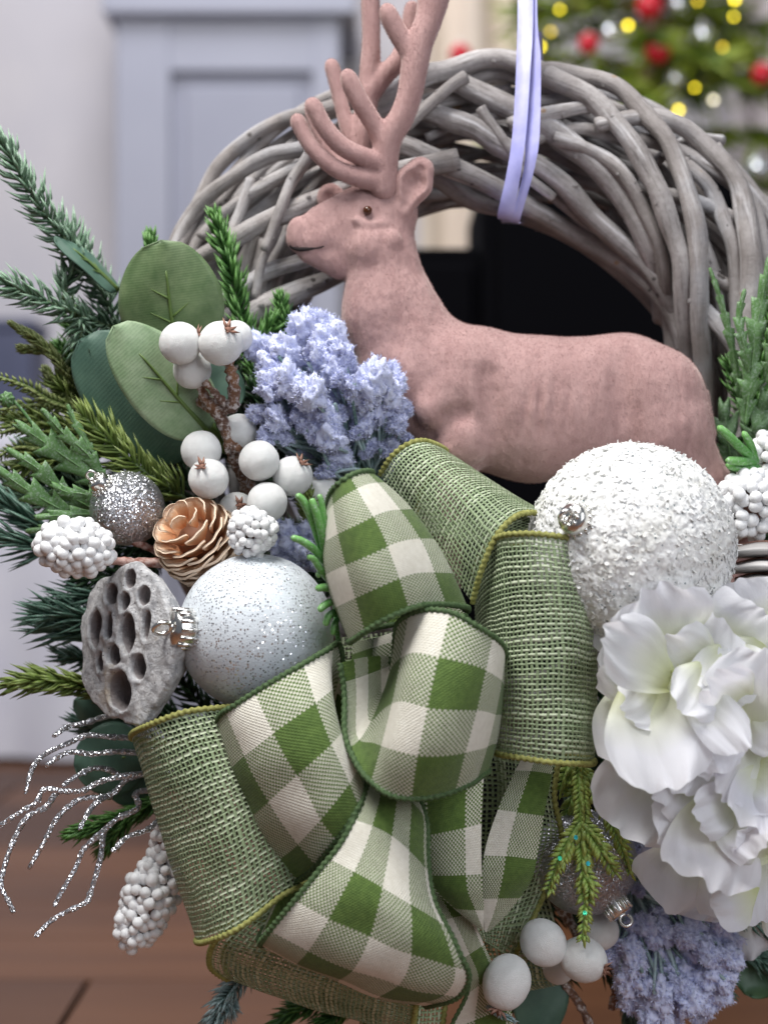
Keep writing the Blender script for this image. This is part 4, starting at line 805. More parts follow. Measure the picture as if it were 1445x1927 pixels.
beads('white bead cluster at the left end of a red brown stem above the lotus pod', 140, 1030, -.14, 66, 48, 100, 11.5, [(180, 1042, -.13, 8), (215, 1055, -.125, 8), (260, 1058, -.12, 9), (310, 1062, -.115, 9), (350, 1085, -.10, 10)], .12, .2)
beads('round white bead cluster tucked between the pine cone and the bow', 475, 1002, -.145, 41, 42, 80, 9.5, [(475, 1010, -.12, 7), (450, 1040, -.11, 7), (420, 1070, -.10, 8)])
beads('long hanging white bead cluster left of the lower burlap loop', 282, 1690, -.10, 44, 98, 130, 11, [(305, 1600, -.09, 6), (320, 1560, -.085, 7), (350, 1500, -.08, 7)], .42, .2)
beads('small white bead cluster peeking out beside the left burlap loop', 318, 1582, -.10, 28, 34, 26, 11, [(320, 1560, -.095, 6), (345, 1510, -.085, 6)], .1)
beads('white bead cluster at the right edge beside the foam bauble', 1408, 950, -.10, 58, 60, 95, 12, [(1420, 960, -.09, 8), (1470, 1000, -.08, 8), (1500, 1080, -.07, 8)], 0, .25)
beads('little white bead cluster at the very right edge above the other beads', 1450, 850, -.085, 30, 40, 26, 12, [(1455, 870, -.08, 7), (1490, 960, -.07, 7)])
branch(b2, [[(350, 1075, -.10, 8), (300, 1040, -.105, 8), (255, 1020, -.11, 7), (228, 1005, -.11, 6)]], RBS)

# ------------------------------------------------------------------ frosted lavender sprigs
def snow_sprig(label, base, clumps, m, group=None, flk=420, st_m=None):
    clumps = clumps+[(x+(base[0]-x)*R.uniform(.16, .34)+R.uniform(-14, 14), y+(base[1]-y)*R.uniform(.16, .34)+R.uniform(-12, 12), r_*.85, Y_c+.014) for x, y, r_, Y_c in clumps]
    o = thing('frosted_sprig', label, 'frosted sprig', P(*base), group); bp = P(*base); sb = MB()
    for k, (x, y, r, Y) in enumerate(clumps):
        p = P(x, y, Y); s = 1.18*r*pxs(Y); iv, jf = ico(3); q = unit(p-bp); n1 = fnoise(iv, 1.3, 4, (k*3.1, 1, 2)); n2 = fnoise(iv, 4.2, 2, (k*1.7, 4, 1)); v = iv*(.80+.50*n1+.16*n2)[:, None]
        v = v+np.outer(v@q, q)*.22; mb = MB(); mb.add(p+v*s, jf)
        ii = NR.integers(0, len(iv), flk*3); dd = iv[ii]*.9+NR.normal(size=(len(ii), 3))*.55+q*.35; dd /= np.linalg.norm(dd, axis=1)[:, None]; b = p+(v[ii]+NR.normal(size=(len(ii), 3))*.06)*s*.97
        ww = np.cross(dd, NR.normal(size=(len(ii), 3))); ww /= np.linalg.norm(ww, axis=1)[:, None]+1e-9; LL = NR.uniform(3.0, 7.5, (len(ii), 1))*pxs(Y); w3 = NR.uniform(.9, 1.7, (len(ii), 1))*pxs(Y)
        tv = np.stack([b-ww*w3, b+ww*w3, b+dd*LL], 1).reshape(-1, 3); mb.add(tv, [(3*z, 3*z+1, 3*z+2) for z in range(len(ii))])
        mb.make('snow_clump', m, o)
        for _ in range(4):
            j = NR.normal(size=3)*s*.35; md = (p+bp)/2+NR.normal(size=3)*.004; vv, ff = tube(cr([bp+NR.normal(size=3)*.003, md, p+j], 4), [.0011]*9, 5); sb.add(vv, ff, R.random())
    sb.make('stems', st_m or FIR_ICE, o, kind='stuff')
def zc(l, ox, oy, k=2.89, f=lambda x, y: -.09): return [(ox+a/k, oy+b/k, r/k, f(ox+a/k, oy+b/k)) for a, b, r in l]
YS1 = lambda x, y: -.085-.035*math.exp(-((x-600)/130)**2-((y-740)/110)**2)-R.uniform(0, .016)
snow_sprig('big frosted lavender bloom sprig covered with snow flakes below the deer head', (690, 905, -.075), zc([(505, 190, 85), (590, 165, 60), (672, 215, 52), (252, 300, 72), (400, 330, 80), (330, 430, 88), (420, 480, 88), (640, 270, 85), (700, 330, 58), (645, 420, 78), (735, 395, 45), (540, 560, 80), (310, 520, 64), (262, 660, 52), (350, 690, 64), (480, 690, 54), (620, 690, 70), (640, 800, 80), (560, 770, 50), (880, 480, 92), (960, 440, 52), (1005, 500, 48), (830, 560, 76), (950, 560, 86), (1030, 640, 48), (880, 680, 46), (920, 640, 40), (1000, 720, 48), (950, 840, 50), (862, 845, 36), (780, 770, 28), (300, 780, 42), (400, 790, 38), (600, 980, 30), (640, 960, 38), (1055, 800, 22), (560, 340, 60), (760, 520, 50), (700, 480, 40), (800, 640, 40)], 400, 550, 2.89, YS1), SNOW, 'frosted lavender sprigs')
snow_sprig('small frosted lavender tuft behind the bright green spikes by the frosted bauble', (575, 1040, -.08), [(540, 1000, 20, -.10), (560, 1030, 24, -.105), (530, 1030, 18, -.10), (580, 1000, 18, -.10), (555, 1058, 20, -.10), (592, 1052, 18, -.10), (525, 990, 12, -.095)], SNOW, 'frosted lavender sprigs', 200)
l3 = [(690, 1030, 50), (660, 1100, 55), (690, 1190, 60), (700, 1280, 55), (760, 1330, 55), (640, 1050, 40), (860, 1270, 55), (850, 1360, 60), (930, 1330, 55), (1010, 1320, 60), (1090, 1300, 60), (1160, 1250, 60), (1190, 1190, 50), (1120, 1180, 55), (1010, 1060, 55), (1060, 1000, 55), (1130, 960, 60), (1210, 970, 55), (1170, 890, 45), (1080, 880, 45), (1230, 1080, 45), (990, 970, 40), (930, 840, 28), (740, 720, 22), (880, 1060, 30), (900, 1150, 36), (960, 1230, 40), (780, 1230, 45), (1060, 1380, 40), (900, 1410, 50), (800, 1410, 45), (1120, 1060, 45), (560, 1060, 34)]
snow_sprig('frosted lavender sprig hanging below the white hydrangea at the lower right', (1185, 1655, -.075), zc([(a, b, c*1.3) for a, b, c in l3+[(760, 900, 40), (850, 850, 36), (820, 960, 44), (700, 900, 30), (1020, 900, 50), (960, 880, 40), (880, 950, 44), (720, 1120, 50), (800, 1150, 50), (980, 1150, 50), (1060, 1240, 50), (760, 480, 40), (790, 560, 30)]], 945, 1427, 2.89, lambda x, y: -.085-.02*R.random()), SNOW, 'frosted lavender sprigs')

# ------------------------------------------------------------------ needle sprigs
def needles(mb, path, L, w, dens, spread, bend=.25, tipfan=True, flat=0.0, start=0.0):
    c_ = cr(path, 8); t_, U, W = frames(c_); n = len(c_); Ls = np.concatenate([[0], np.cumsum(np.linalg.norm(np.diff(c_, axis=0), axis=1))]); tot = Ls[-1]; N = int(tot*dens)
    for k in range(N):
        q = start+(1-start)*(k+R.random())/N; i = min(n-1, int(np.searchsorted(Ls, q*tot))); a = k*2.39996+R.uniform(-.4, .4)
        e = U[i]*math.cos(a)+W[i]*math.sin(a)
        if flat: e = unit(e*np.array((1, 1-flat, 1)))
        sp = spread*(1-.45*max(0, (q-.8)/.2)) if tipfan else spread; d = unit(t_[i]*math.cos(sp)+e*math.sin(sp)+NR.normal(size=3)*.10); l = L*R.uniform(.7, 1.1)*(1-.35*max(0, (q-.85)/.15))
        b = c_[i]; mid = b+d*l*.55; end = b+unit(d+t_[i]*bend)*l; s1 = unit(np.cross(d, NR.normal(size=3))); s2 = np.cross(d, s1); v = []
        for p_, ww in ((b, w*.75), (mid, w)):
            for z in range(3): an = 2.0944*z; v.append(p_+(s1*math.cos(an)+s2*math.sin(an))*ww)
        v.append(end); g0 = R.uniform(-.2, .2); cc = np.clip(np.array([.0, .0, .0, .45, .45, .45, 1.0])+g0, 0, 1)
        mb.add(v, [(0, 1, 4, 3), (1, 2, 5, 4), (2, 0, 3, 5), (3, 4, 6), (4, 5, 6), (5, 3, 6)], cc)
def fir(label, paths, L, w, m, dens=2600, spread=.85, group=None, bend=.25, flat=0.0, sr=4.0, name='fir_sprig', cat='fir sprig', start=0.0, stem_m=None):
    """paths: lists of (x, y, Y) from base to tip"""
    b = paths[0][0]; s = pxs(b[2]); o = thing(name, label, cat, P(*b), group); mb = MB(); sm_ = MB()
    for pth in paths:
        w3 = [P(*q) for q in pth]; needles(mb, w3, L*s, w*s, dens, spread, bend, True, flat, start); c_ = cr(w3, 6); vv, ff = tube(c_, np.linspace(sr, sr*.45, len(c_))*s, 6); sm_.add(vv, ff)
    sm_.make('stem', stem_m or STEM, o); mb.make('needles', m, o, kind='stuff'); return o
G1 = 'fir sprigs along the left side'
fir('frosted blue green fir sprig rising to the top left corner', [[(235, 660, -.05), (194, 553, -.06), (155, 492, -.07), (114, 439, -.08), (80, 395, -.085), (45, 340, -.09), (4, 268, -.095)], [(165, 510, -.07), (150, 470, -.075), (135, 440, -.07)]], 60, 3.8, FIR_BLUE, 1500, .95, G1)
fir('frosted blue green fir sprig pointing left, left of the big eucalyptus leaf', [[(230, 625, -.055), (208, 615, -.06), (160, 598, -.07), (115, 578, -.08), (62, 556, -.085), (6, 532, -.09)], [(155, 590, -.07), (152, 640, -.075), (148, 668, -.075)], [(120, 565, -.07), (130, 520, -.07), (140, 500, -.07)]], 58, 3.8, FIR_BLUE, 1500, .95, G1)
fir('yellow green cedar like sprig below the blue fir at the far left', [[(185, 800, -.05), (150, 740, -.06), (118, 691, -.07), (80, 648, -.075), (28, 612, -.08)], [(118, 690, -.07), (95, 665, -.07), (45, 655, -.07)], [(150, 745, -.06), (110, 735, -.06), (88, 700, -.06)]], 24, 3.6, CEDAR_D, 3600, .62, G1)
fir('short dark blue green fir tip between yellow sprig and dark eucalyptus leaf', [[(200, 800, -.045), (165, 740, -.05), (135, 690, -.055), (112, 655, -.06)], [(170, 760, -.05), (140, 735, -.05), (118, 725, -.05)]], 40, 3.2, FIR_GREEN, 3200, .8, G1)
fir('olive green fir sprig slanting down from the leaves to the berries', [[(352, 940, -.075), (298, 905, -.08), (242, 863, -.085), (194, 818, -.085), (160, 785, -.085)]], 70, 3.8, FIR_OLIVE, 1700, .80, G1, flat=.5)
fir('vivid dark green fir sprig standing in front of the wreath left of the deer', [[(500, 760, -.055), (475, 680, -.06), (453, 590, -.065), (435, 510, -.07), (418, 450, -.072), (405, 408, -.073)], [(470, 690, -.06), (492, 650, -.062), (515, 610, -.065)]], 48, 4.0, FIR_GREEN, 2200, .78)
fir('small dark green fir tip just left of the lavender sprig', [[(545, 650, -.06), (535, 605, -.065), (527, 562, -.068)]], 34, 3.2, FIR_GREEN, 3000, .8)
fir('tiny green needle tip peeking over the big eucalyptus leaf', [[(285, 520, -.055), (284, 470, -.058), (283, 448, -.06)]], 34, 5.0, FIR_GREEN, 2200, .5)
fir('dark teal pine sprig with long needles left of the lotus pod', [[(230, 1180, -.06), (170, 1165, -.07), (120, 1158, -.075), (85, 1156, -.08)], [(220, 1120, -.06), (165, 1125, -.065), (120, 1135, -.07)], [(210, 1200, -.06), (150, 1190, -.065), (100, 1185, -.07)]], 88, 3.8, FIR_TEAL, 1500, .48, bend=.1, cat='pine sprig', name='pine_sprig')
fir('dark teal pine sprig with long needles at the left edge under the bead cluster', [[(140, 1035, -.07), (80, 1030, -.075), (40, 1020, -.08), (10, 1010, -.08)], [(110, 1010, -.07), (50, 975, -.075), (8, 945, -.08)]], 90, 3.6, FIR_TEAL, 1300, .44, bend=.1, cat='pine sprig', name='pine_sprig')
fir('olive fir sprig pointing left below the lotus pod', [[(260, 1320, -.06), (180, 1294, -.075), (120, 1284, -.085), (60, 1280, -.09), (22, 1288, -.092)]], 58, 4.0, FIR_OLIVE, 2100, .68)
fir('dark green fir sprig behind the silver glitter branch', [[(310, 1500, -.06), (260, 1528, -.07), (200, 1548, -.08), (140, 1568, -.085)], [(250, 1530, -.07), (225, 1560, -.075), (200, 1590, -.075)]], 48, 3.2, FIR_GREEN, 3000, .6)
fir('icy blue fir tip hanging under the lower burlap loop', [[(470, 1820, -.08), (445, 1850, -.085), (415, 1895, -.09), (392, 1950, -.092)], [(440, 1860, -.085), (430, 1880, -.085), (432, 1900, -.09)]], 44, 3.0, FIR_ICE, 3600, .95)
fir('dark fir sprig under the bow at the bottom edge', [[(700, 1850, -.06), (640, 1905, -.07), (580, 1945, -.075)], [(690, 1850, -.06), (700, 1920, -.07), (720, 1980, -.07)], [(640, 1880, -.065), (560, 1900, -.07), (520, 1930, -.07)]], 46, 3.2, FIR_GREEN, 2600, .7)
fir('fir needles poking out below the hydrangea at the right edge', [[(1360, 1690, -.06), (1400, 1725, -.07), (1450, 1755, -.075)], [(1370, 1760, -.06), (1420, 1800, -.07), (1460, 1830, -.075)]], 46, 3.4, FIR_TEAL, 2400, .6)
fir('dark fir sprig behind the lower lavender sprig', [[(1180, 1690, -.055), (1270, 1770, -.06), (1330, 1830, -.065), (1365, 1865, -.068)], [(1150, 1750, -.055), (1170, 1850, -.06), (1190, 1930, -.065)]], 44, 3.2, FIR_TEAL, 2600, .6)
fir('green spiky fir tip above the bright plastic spikes beside the bow', [[(600, 1000, -.09), (588, 965, -.10), (578, 935, -.106)]], 36, 3.6, FIR_OLIVE, 8000, 1.0, start=.3)
fir('dense green fir sprig spreading left between the yellow sprigs and the serrated leaves', [[(240, 880, -.045), (170, 830, -.055), (95, 800, -.065), (20, 790, -.07)], [(200, 850, -.05), (150, 775, -.06), (110, 720, -.065)], [(190, 860, -.05), (110, 860, -.06), (40, 880, -.065)]], 56, 3.4, FIR_OLIVE, 1700, .85, G1)
fir('frosted blue fir sprig behind the serrated leaves at the left edge', [[(220, 960, -.04), (140, 950, -.05), (60, 940, -.055), (-10, 930, -.06)], [(200, 930, -.04), (120, 900, -.05), (40, 850, -.055)]], 60, 3.4, FIR_BLUE, 1800, .9, G1)
fir('green fir sprig pointing up left behind the dark round eucalyptus leaf', [[(260, 760, -.04), (200, 690, -.045), (160, 630, -.05), (135, 585, -.055)], [(230, 720, -.04), (170, 680, -.045), (120, 660, -.05)]], 54, 3.4, FIR_GREEN, 1900, .9, G1)
fir('grey green fir sprig hanging below the olive sprig beside the glitter branch', [[(270, 1370, -.045), (210, 1380, -.05), (150, 1360, -.055)], [(280, 1250, -.045), (200, 1245, -.05), (120, 1235, -.055)]], 56, 3.4, FIR_TEAL, 1500, .7)
fir('frosted blue fir sprig at the right edge behind the upright serrated leaves', [[(1420, 900, -.045), (1420, 800, -.05), (1435, 680, -.055), (1450, 560, -.06)], [(1420, 820, -.045), (1395, 760, -.05), (1375, 690, -.055)]], 46, 3.2, FIR_GREEN, 1700, .75)
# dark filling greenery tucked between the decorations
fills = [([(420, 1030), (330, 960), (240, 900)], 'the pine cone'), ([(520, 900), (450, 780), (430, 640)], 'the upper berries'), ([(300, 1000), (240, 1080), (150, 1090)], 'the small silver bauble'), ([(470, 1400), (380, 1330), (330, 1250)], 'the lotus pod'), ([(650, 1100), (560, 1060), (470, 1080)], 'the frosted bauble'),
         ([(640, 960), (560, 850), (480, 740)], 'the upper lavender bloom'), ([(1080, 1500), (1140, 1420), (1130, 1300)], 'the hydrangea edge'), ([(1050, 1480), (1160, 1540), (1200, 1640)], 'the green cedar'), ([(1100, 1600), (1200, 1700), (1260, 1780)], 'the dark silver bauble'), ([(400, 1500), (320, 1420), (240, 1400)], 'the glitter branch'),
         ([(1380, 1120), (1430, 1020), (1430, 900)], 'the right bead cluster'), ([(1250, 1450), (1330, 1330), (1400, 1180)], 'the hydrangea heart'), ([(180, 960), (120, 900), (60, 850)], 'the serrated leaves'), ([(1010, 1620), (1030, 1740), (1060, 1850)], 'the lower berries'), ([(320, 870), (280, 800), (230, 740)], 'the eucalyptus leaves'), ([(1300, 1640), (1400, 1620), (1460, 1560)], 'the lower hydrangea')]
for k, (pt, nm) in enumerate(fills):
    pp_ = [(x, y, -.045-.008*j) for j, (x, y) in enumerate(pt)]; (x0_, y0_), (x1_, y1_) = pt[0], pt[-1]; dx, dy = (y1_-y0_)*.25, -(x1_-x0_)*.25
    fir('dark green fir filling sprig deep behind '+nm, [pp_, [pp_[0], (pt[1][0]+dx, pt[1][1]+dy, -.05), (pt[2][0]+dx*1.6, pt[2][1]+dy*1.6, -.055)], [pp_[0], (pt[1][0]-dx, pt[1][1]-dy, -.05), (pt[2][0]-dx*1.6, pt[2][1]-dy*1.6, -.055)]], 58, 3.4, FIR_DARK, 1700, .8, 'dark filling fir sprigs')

# ------------------------------------------------------------------ cedar sprigs with overlapping scales
def cedar(label, paths, m, w=14, step=9, sl=15, group=None, sparkle=False):
    b = paths[0][0]; s = pxs(b[2]); o = thing('cedar_sprig', label, 'cedar sprig', P(*b), group); mb = MB(); st = MB()
    for pth in paths:
        c_ = cr([P(*q) for q in pth], 10); Ls = np.concatenate([[0], np.cumsum(np.linalg.norm(np.diff(c_, axis=0), axis=1))]); N = max(4, int(Ls[-1]/(step*s))); t_, U, W = frames(c_)
        vv, ff = tube(c_, np.linspace(5.0, 3.0, len(c_))*s, 6); st.add(vv, ff, .15)
        for k in range(N+2):
            q = min(Ls[-1], Ls[-1]*k/N); i = min(len(c_)-1, int(np.searchsorted(Ls, q))); tap = .55+.45*math.sin(math.pi*min(1, .25+.75*k/N)) if k < N else .6
            side = unit(np.cross(t_[i], (0, 1, 0)))
            for sg, oy in ((1, 0), (-1, 0), (.25, -1)):
                if k >= N and sg != .25: continue
                e = unit(side*sg+np.array((0, oy*.8, 0))); d = unit(t_[i]*.85+e*(.85 if oy == 0 else .3)+NR.normal(size=3)*.08); L = sl*s*tap*R.uniform(.85, 1.2); ww = L*.19; nx_ = unit(np.cross(d, (0, 1, 0))); nz_ = np.cross(nx_, d); b0 = c_[i]+e*2.5*s
                mb.add([b0-nx_*ww*.7, b0+nx_*ww*.7, b0+d*L*.5+nx_*ww, b0+d*L, b0+d*L*.5-nx_*ww, b0+d*L*.45+nz_*ww*.8, b0+d*L*.4-nz_*ww*.8], [(0, 1, 5), (1, 2, 5), (2, 3, 5), (3, 4, 5), (4, 0, 5), (1, 0, 6), (2, 1, 6), (3, 2, 6), (4, 3, 6), (0, 4, 6)], np.clip(np.array([.0, .0, .6, 1, .6, .45, .3])+R.uniform(-.15, .15), 0, 1))
    st.make('stem', m, o); mb.make('scales', m, o, kind='stuff'); return o
cd = cedar('bright yellow green cedar sprig hanging over the dark silver bauble', [[(1090, 1440, -.12), (1094, 1531, -.135), (1097, 1621, -.145), (1101, 1704, -.148), (1097, 1772, -.148)], [(1098, 1448, -.115), (1125, 1495, -.13), (1150, 1545, -.135), (1170, 1590, -.135), (1187, 1645, -.132)],
  [(1092, 1550, -.138), (1072, 1580, -.145), (1050, 1626, -.148), (1032, 1675, -.148)], [(1096, 1550, -.138), (1118, 1575, -.145), (1139, 1610, -.148), (1160, 1645, -.146)], [(1094, 1610, -.14), (1084, 1650, -.135), (1073, 1690, -.13)], [(1075, 1435, -.11), (1065, 1455, -.115), (1054, 1490, -.118)], [(1085, 1470, -.12), (1070, 1530, -.115), (1055, 1560, -.11)],
  [(1098, 1640, -.147), (1110, 1665, -.15), (1112, 1690, -.15)]], CEDAR, sl=24)
iv, jf = ico(1); gm = [glitter('green_sequin', (.05, .75, .40), 900, .3), glitter('teal_sequin', (.05, .6, .75), 900, .3)]
for k, (x, y) in enumerate(((1053, 1615), (1106, 1625), (1100, 1718), (1083, 1576))):
    p = P(x, y, -.158); a = np.linspace(0, 6.283, 7)[:-1]; mk('sequin', [p+(.0012*math.cos(q), -.0003+.0006*math.sin(q), .0012*math.sin(q)) for q in a]+[p+(.0012*math.cos(q), .0003+.0006*math.sin(q), .0012*math.sin(q)) for q in a], [(5, 4, 3, 2, 1, 0), (6, 7, 8, 9, 10, 11)]+[(i, (i+1) % 6, 6+(i+1) % 6, 6+i) for i in range(6)], gm[k % 2], cd, False)
cedar('dull yellow green cedar sprig with three arms at the far left edge', [[(150, 790, -.06), (131, 770, -.065), (90, 752, -.072), (52, 728, -.078), (0, 710, -.08)], [(150, 775, -.06), (114, 764, -.066), (52, 763, -.072), (-5, 772, -.075)], [(150, 800, -.06), (100, 792, -.066), (50, 800, -.072), (0, 815, -.075)], [(140, 840, -.06), (90, 845, -.066), (35, 842, -.072), (-5, 860, -.075)], [(130, 720, -.06), (128, 745, -.065), (150, 790, -.07), (172, 870, -.075)], [(90, 755, -.072), (70, 780, -.07), (30, 790, -.07)]], CEDAR_D, sl=19, step=9)
cedar('olive cedar tip between the right burlap loop and the hydrangea', [[(1120, 1340, -.07), (1130, 1370, -.08), (1140, 1410, -.085)], [(1115, 1370, -.07), (1122, 1395, -.08), (1125, 1420, -.085)], [(1118, 1390, -.07), (1135, 1405, -.08), (1150, 1412, -.085)]], CEDAR_D, sl=16)

# ------------------------------------------------------------------ serrated frosted leaves
def serr_leaf(o, pts, w, m, lobes=6, Ydip=.0, name='leaf'):
    c_ = cr([P(*q) for q in pts], 14); n = len(c_); t_, U, W = frames(c_); s = pxs(pts[0][2]); vv = []; cc = []
    for k in range(n):
        t = k/(n-1); e = unit(np.cross(t_[k], (0, 1, 0))); env = (math.sin(math.pi*min(1, .10+.9*t))**.7)*(1-.3*t); saw = .28+.72*((t*lobes) % 1.0)**1.2 if t < .97 else .2
        for sg in (-1, -.5, 0, .5, 1):
            q = e*sg*w*s*env*(saw if abs(sg) == 1 else (.5+.5*saw))
            q = q+t_[k]*abs(sg)*w*s*.5*saw+np.array((0, 1, 0))*(-.06+abs(sg)*.14+.10*math.sin(t*19+sg))*w*s; vv.append(c_[k]+q); cc.append(.75 if sg == 0 else .3+.4*abs(sg))
    f = grid_faces(n, 5); ob = mk(name, vv, f, m, o, True, None, cc); md = ob.modifiers.new('thick', 'SOLIDIFY'); md.thickness = .0007
    vv, ff = tube(c_+np.array((0, -.0004-.10*w*s, 0)), np.linspace(2.2, .8, n)*s, 5); k = mk('midrib', vv, ff, m, None, True, None, np.full(len(vv), .9)); k.parent = ob; k.location = WL[k]-WL[o]
def sprig(name, label, cat, leaves, m, base, group=None, **kw):
    o = thing(name, label, cat, P(*base), group)
    for pts, w, lb in leaves: serr_leaf(o, pts, w, m, lb, **kw)
    c_ = cr([P(*base)]+[P(*leaves[0][0][0])], 4); vv, ff = tube(c_, .0014, 6); mk('stem', vv, ff, m, o, col=np.zeros(len(vv))); return o
lv = sprig('serrated_leaf_sprig', 'frosted green serrated leaves fanning to the left beside the small silver bauble', 'leaf sprig', [([(215, 930, -.085), (165, 888, -.095), (110, 850, -.102), (70, 822, -.106), (36, 800, -.108)], 40, 5), ([(180, 960, -.09), (120, 925, -.1), (70, 880, -.108), (15, 846, -.11)], 27, 5), ([(180, 985, -.085), (110, 955, -.10), (50, 920, -.108), (-10, 878, -.112)], 34, 5),
   ([(200, 920, -.088), (170, 860, -.10), (120, 815, -.106), (80, 770, -.108)], 22, 6), ([(210, 975, -.09), (165, 968, -.10), (110, 970, -.105), (68, 974, -.106)], 22, 4), ([(200, 945, -.095), (160, 930, -.104), (125, 925, -.108), (100, 912, -.108)], 20, 4), ([(190, 1010, -.085), (150, 1000, -.09), (100, 995, -.094), (50, 1000, -.095)], 20, 5), ([(190, 905, -.085), (172, 850, -.09), (140, 790, -.09), (128, 762, -.09)], 12, 5)], FERN, (230, 960, -.075))
vv, ff = tube(cr([P(70, 810, -.1), P(45, 775, -.1), P(22, 750, -.1)], 4), .0011, 6); mk('bud_stem', vv, ff, FERN, lv, col=np.zeros(len(vv))); iv, jf = ico(3); mk('bud', P(14, 752, -.1)+iv*np.array((1, 1, 1.1))*14*pxs(-.1)*(1+.08*np.sin(8*np.arctan2(iv[:, 2], iv[:, 0])))[:, None], jf, FERN, lv, col=np.full(len(iv), .2))
sprig('serrated_leaf_sprig', 'upright frosted serrated leaf sprig at the right edge in front of the wreath', 'leaf sprig', [([(1400, 800, -.07), (1412, 700, -.078), (1425, 600, -.082), (1448, 480, -.085)], 34, 8), ([(1398, 790, -.06), (1385, 700, -.068), (1362, 590, -.074), (1335, 505, -.078)], 15, 9), ([(1415, 740, -.07), (1400, 660, -.085), (1390, 600, -.088), (1400, 545, -.09)], 18, 6), ([(1440, 720, -.075), (1455, 640, -.085), (1462, 560, -.09)], 24, 5)], FERN, (1405, 860, -.06))
sprig('serrated_leaf_sprig', 'broad dark green serrated leaf at the right edge behind the deer tail', 'leaf sprig', [([(1400, 930, -.055), (1375, 870, -.06), (1365, 810, -.064), (1362, 762, -.066)], 52, 4), ([(1400, 920, -.06), (1420, 850, -.068), (1432, 790, -.072), (1440, 740, -.074)], 50, 4), ([(1430, 900, -.06), (1460, 850, -.066), (1475, 800, -.07)], 40, 4)], leafy('dark_frosted_leaf', (.05, .11, .04), (.09, .17, .065), frost=.35), (1405, 980, -.05))

# ------------------------------------------------------------------ bright plastic spikes
def spikes(label, stem, sp, m=None):
    o = thing('spiky_sprig', label, 'plastic sprig', P(*stem[0])); s = pxs(stem[0][2]); c_ = cr([P(*q) for q in stem], 6); vv, ff = tube(c_, np.linspace(5, 3, len(c_))*s, 7); mk('stem', vv, ff, BRIGHT, o, col=np.full(len(vv), .2))
    for pts, r in sp:
        c_ = cr([P(*q) for q in pts], 6); n = len(c_); rr = r*s*np.array([.75+.35*math.sin(math.pi*min(1, .15+.8*k/(n-1))) for k in range(n)]); rr[-1] *= .4; vv, ff = tube(c_, rr, 8); mk('spike', vv, ff, BRIGHT, o, col=np.repeat(np.linspace(.1, 1, n), 8))
spikes('bright green frosted plastic spikes left of the top checked loop', [(640, 1225, -.15), (633, 1174, -.165), (625, 1091, -.175), (606, 1035, -.178)], [([(606, 1040, -.178), (590, 985, -.184), (572, 945, -.188), (558, 930, -.19)], 7), ([(615, 1065, -.178), (604, 1000, -.186), (592, 955, -.19), (586, 938, -.19)], 7), ([(620, 1080, -.178), (614, 1010, -.182), (606, 950, -.185), (600, 930, -.186)], 6), ([(612, 1060, -.178), (592, 1035, -.184), (568, 1018, -.188), (548, 1011, -.19)], 7),
   ([(626, 1100, -.176), (605, 1075, -.182), (590, 1052, -.185), (578, 1048, -.187)], 6), ([(628, 1110, -.176), (612, 1105, -.18), (594, 1108, -.183)], 7), ([(630, 1130, -.174), (612, 1138, -.179), (600, 1150, -.182)], 7), ([(632, 1150, -.172), (618, 1160, -.177), (612, 1178, -.178)], 6.5), ([(634, 1165, -.17), (628, 1180, -.174), (627, 1196, -.175)], 6), ([(625, 1090, -.176), (606, 1078, -.18), (596, 1085, -.182)], 6)])
spikes('bright green plastic spikes above the bead cluster at the right edge', [(1440, 900, -.085), (1420, 868, -.095)], [([(1422, 868, -.095), (1395, 845, -.105), (1370, 820, -.11), (1350, 802, -.112)], 8), ([(1422, 868, -.095), (1412, 838, -.102), (1397, 812, -.105)], 7), ([(1422, 870, -.095), (1395, 868, -.104), (1365, 866, -.108)], 8), ([(1425, 880, -.095), (1395, 882, -.1), (1365, 875, -.102)], 7)])
fir('thin bright green tip beside the drooping berry branch stem', [[(900, 1880, -.13), (935, 1905, -.135), (965, 1920, -.138)]], 16, 2.4, FIR_ICE, 3000, .6)

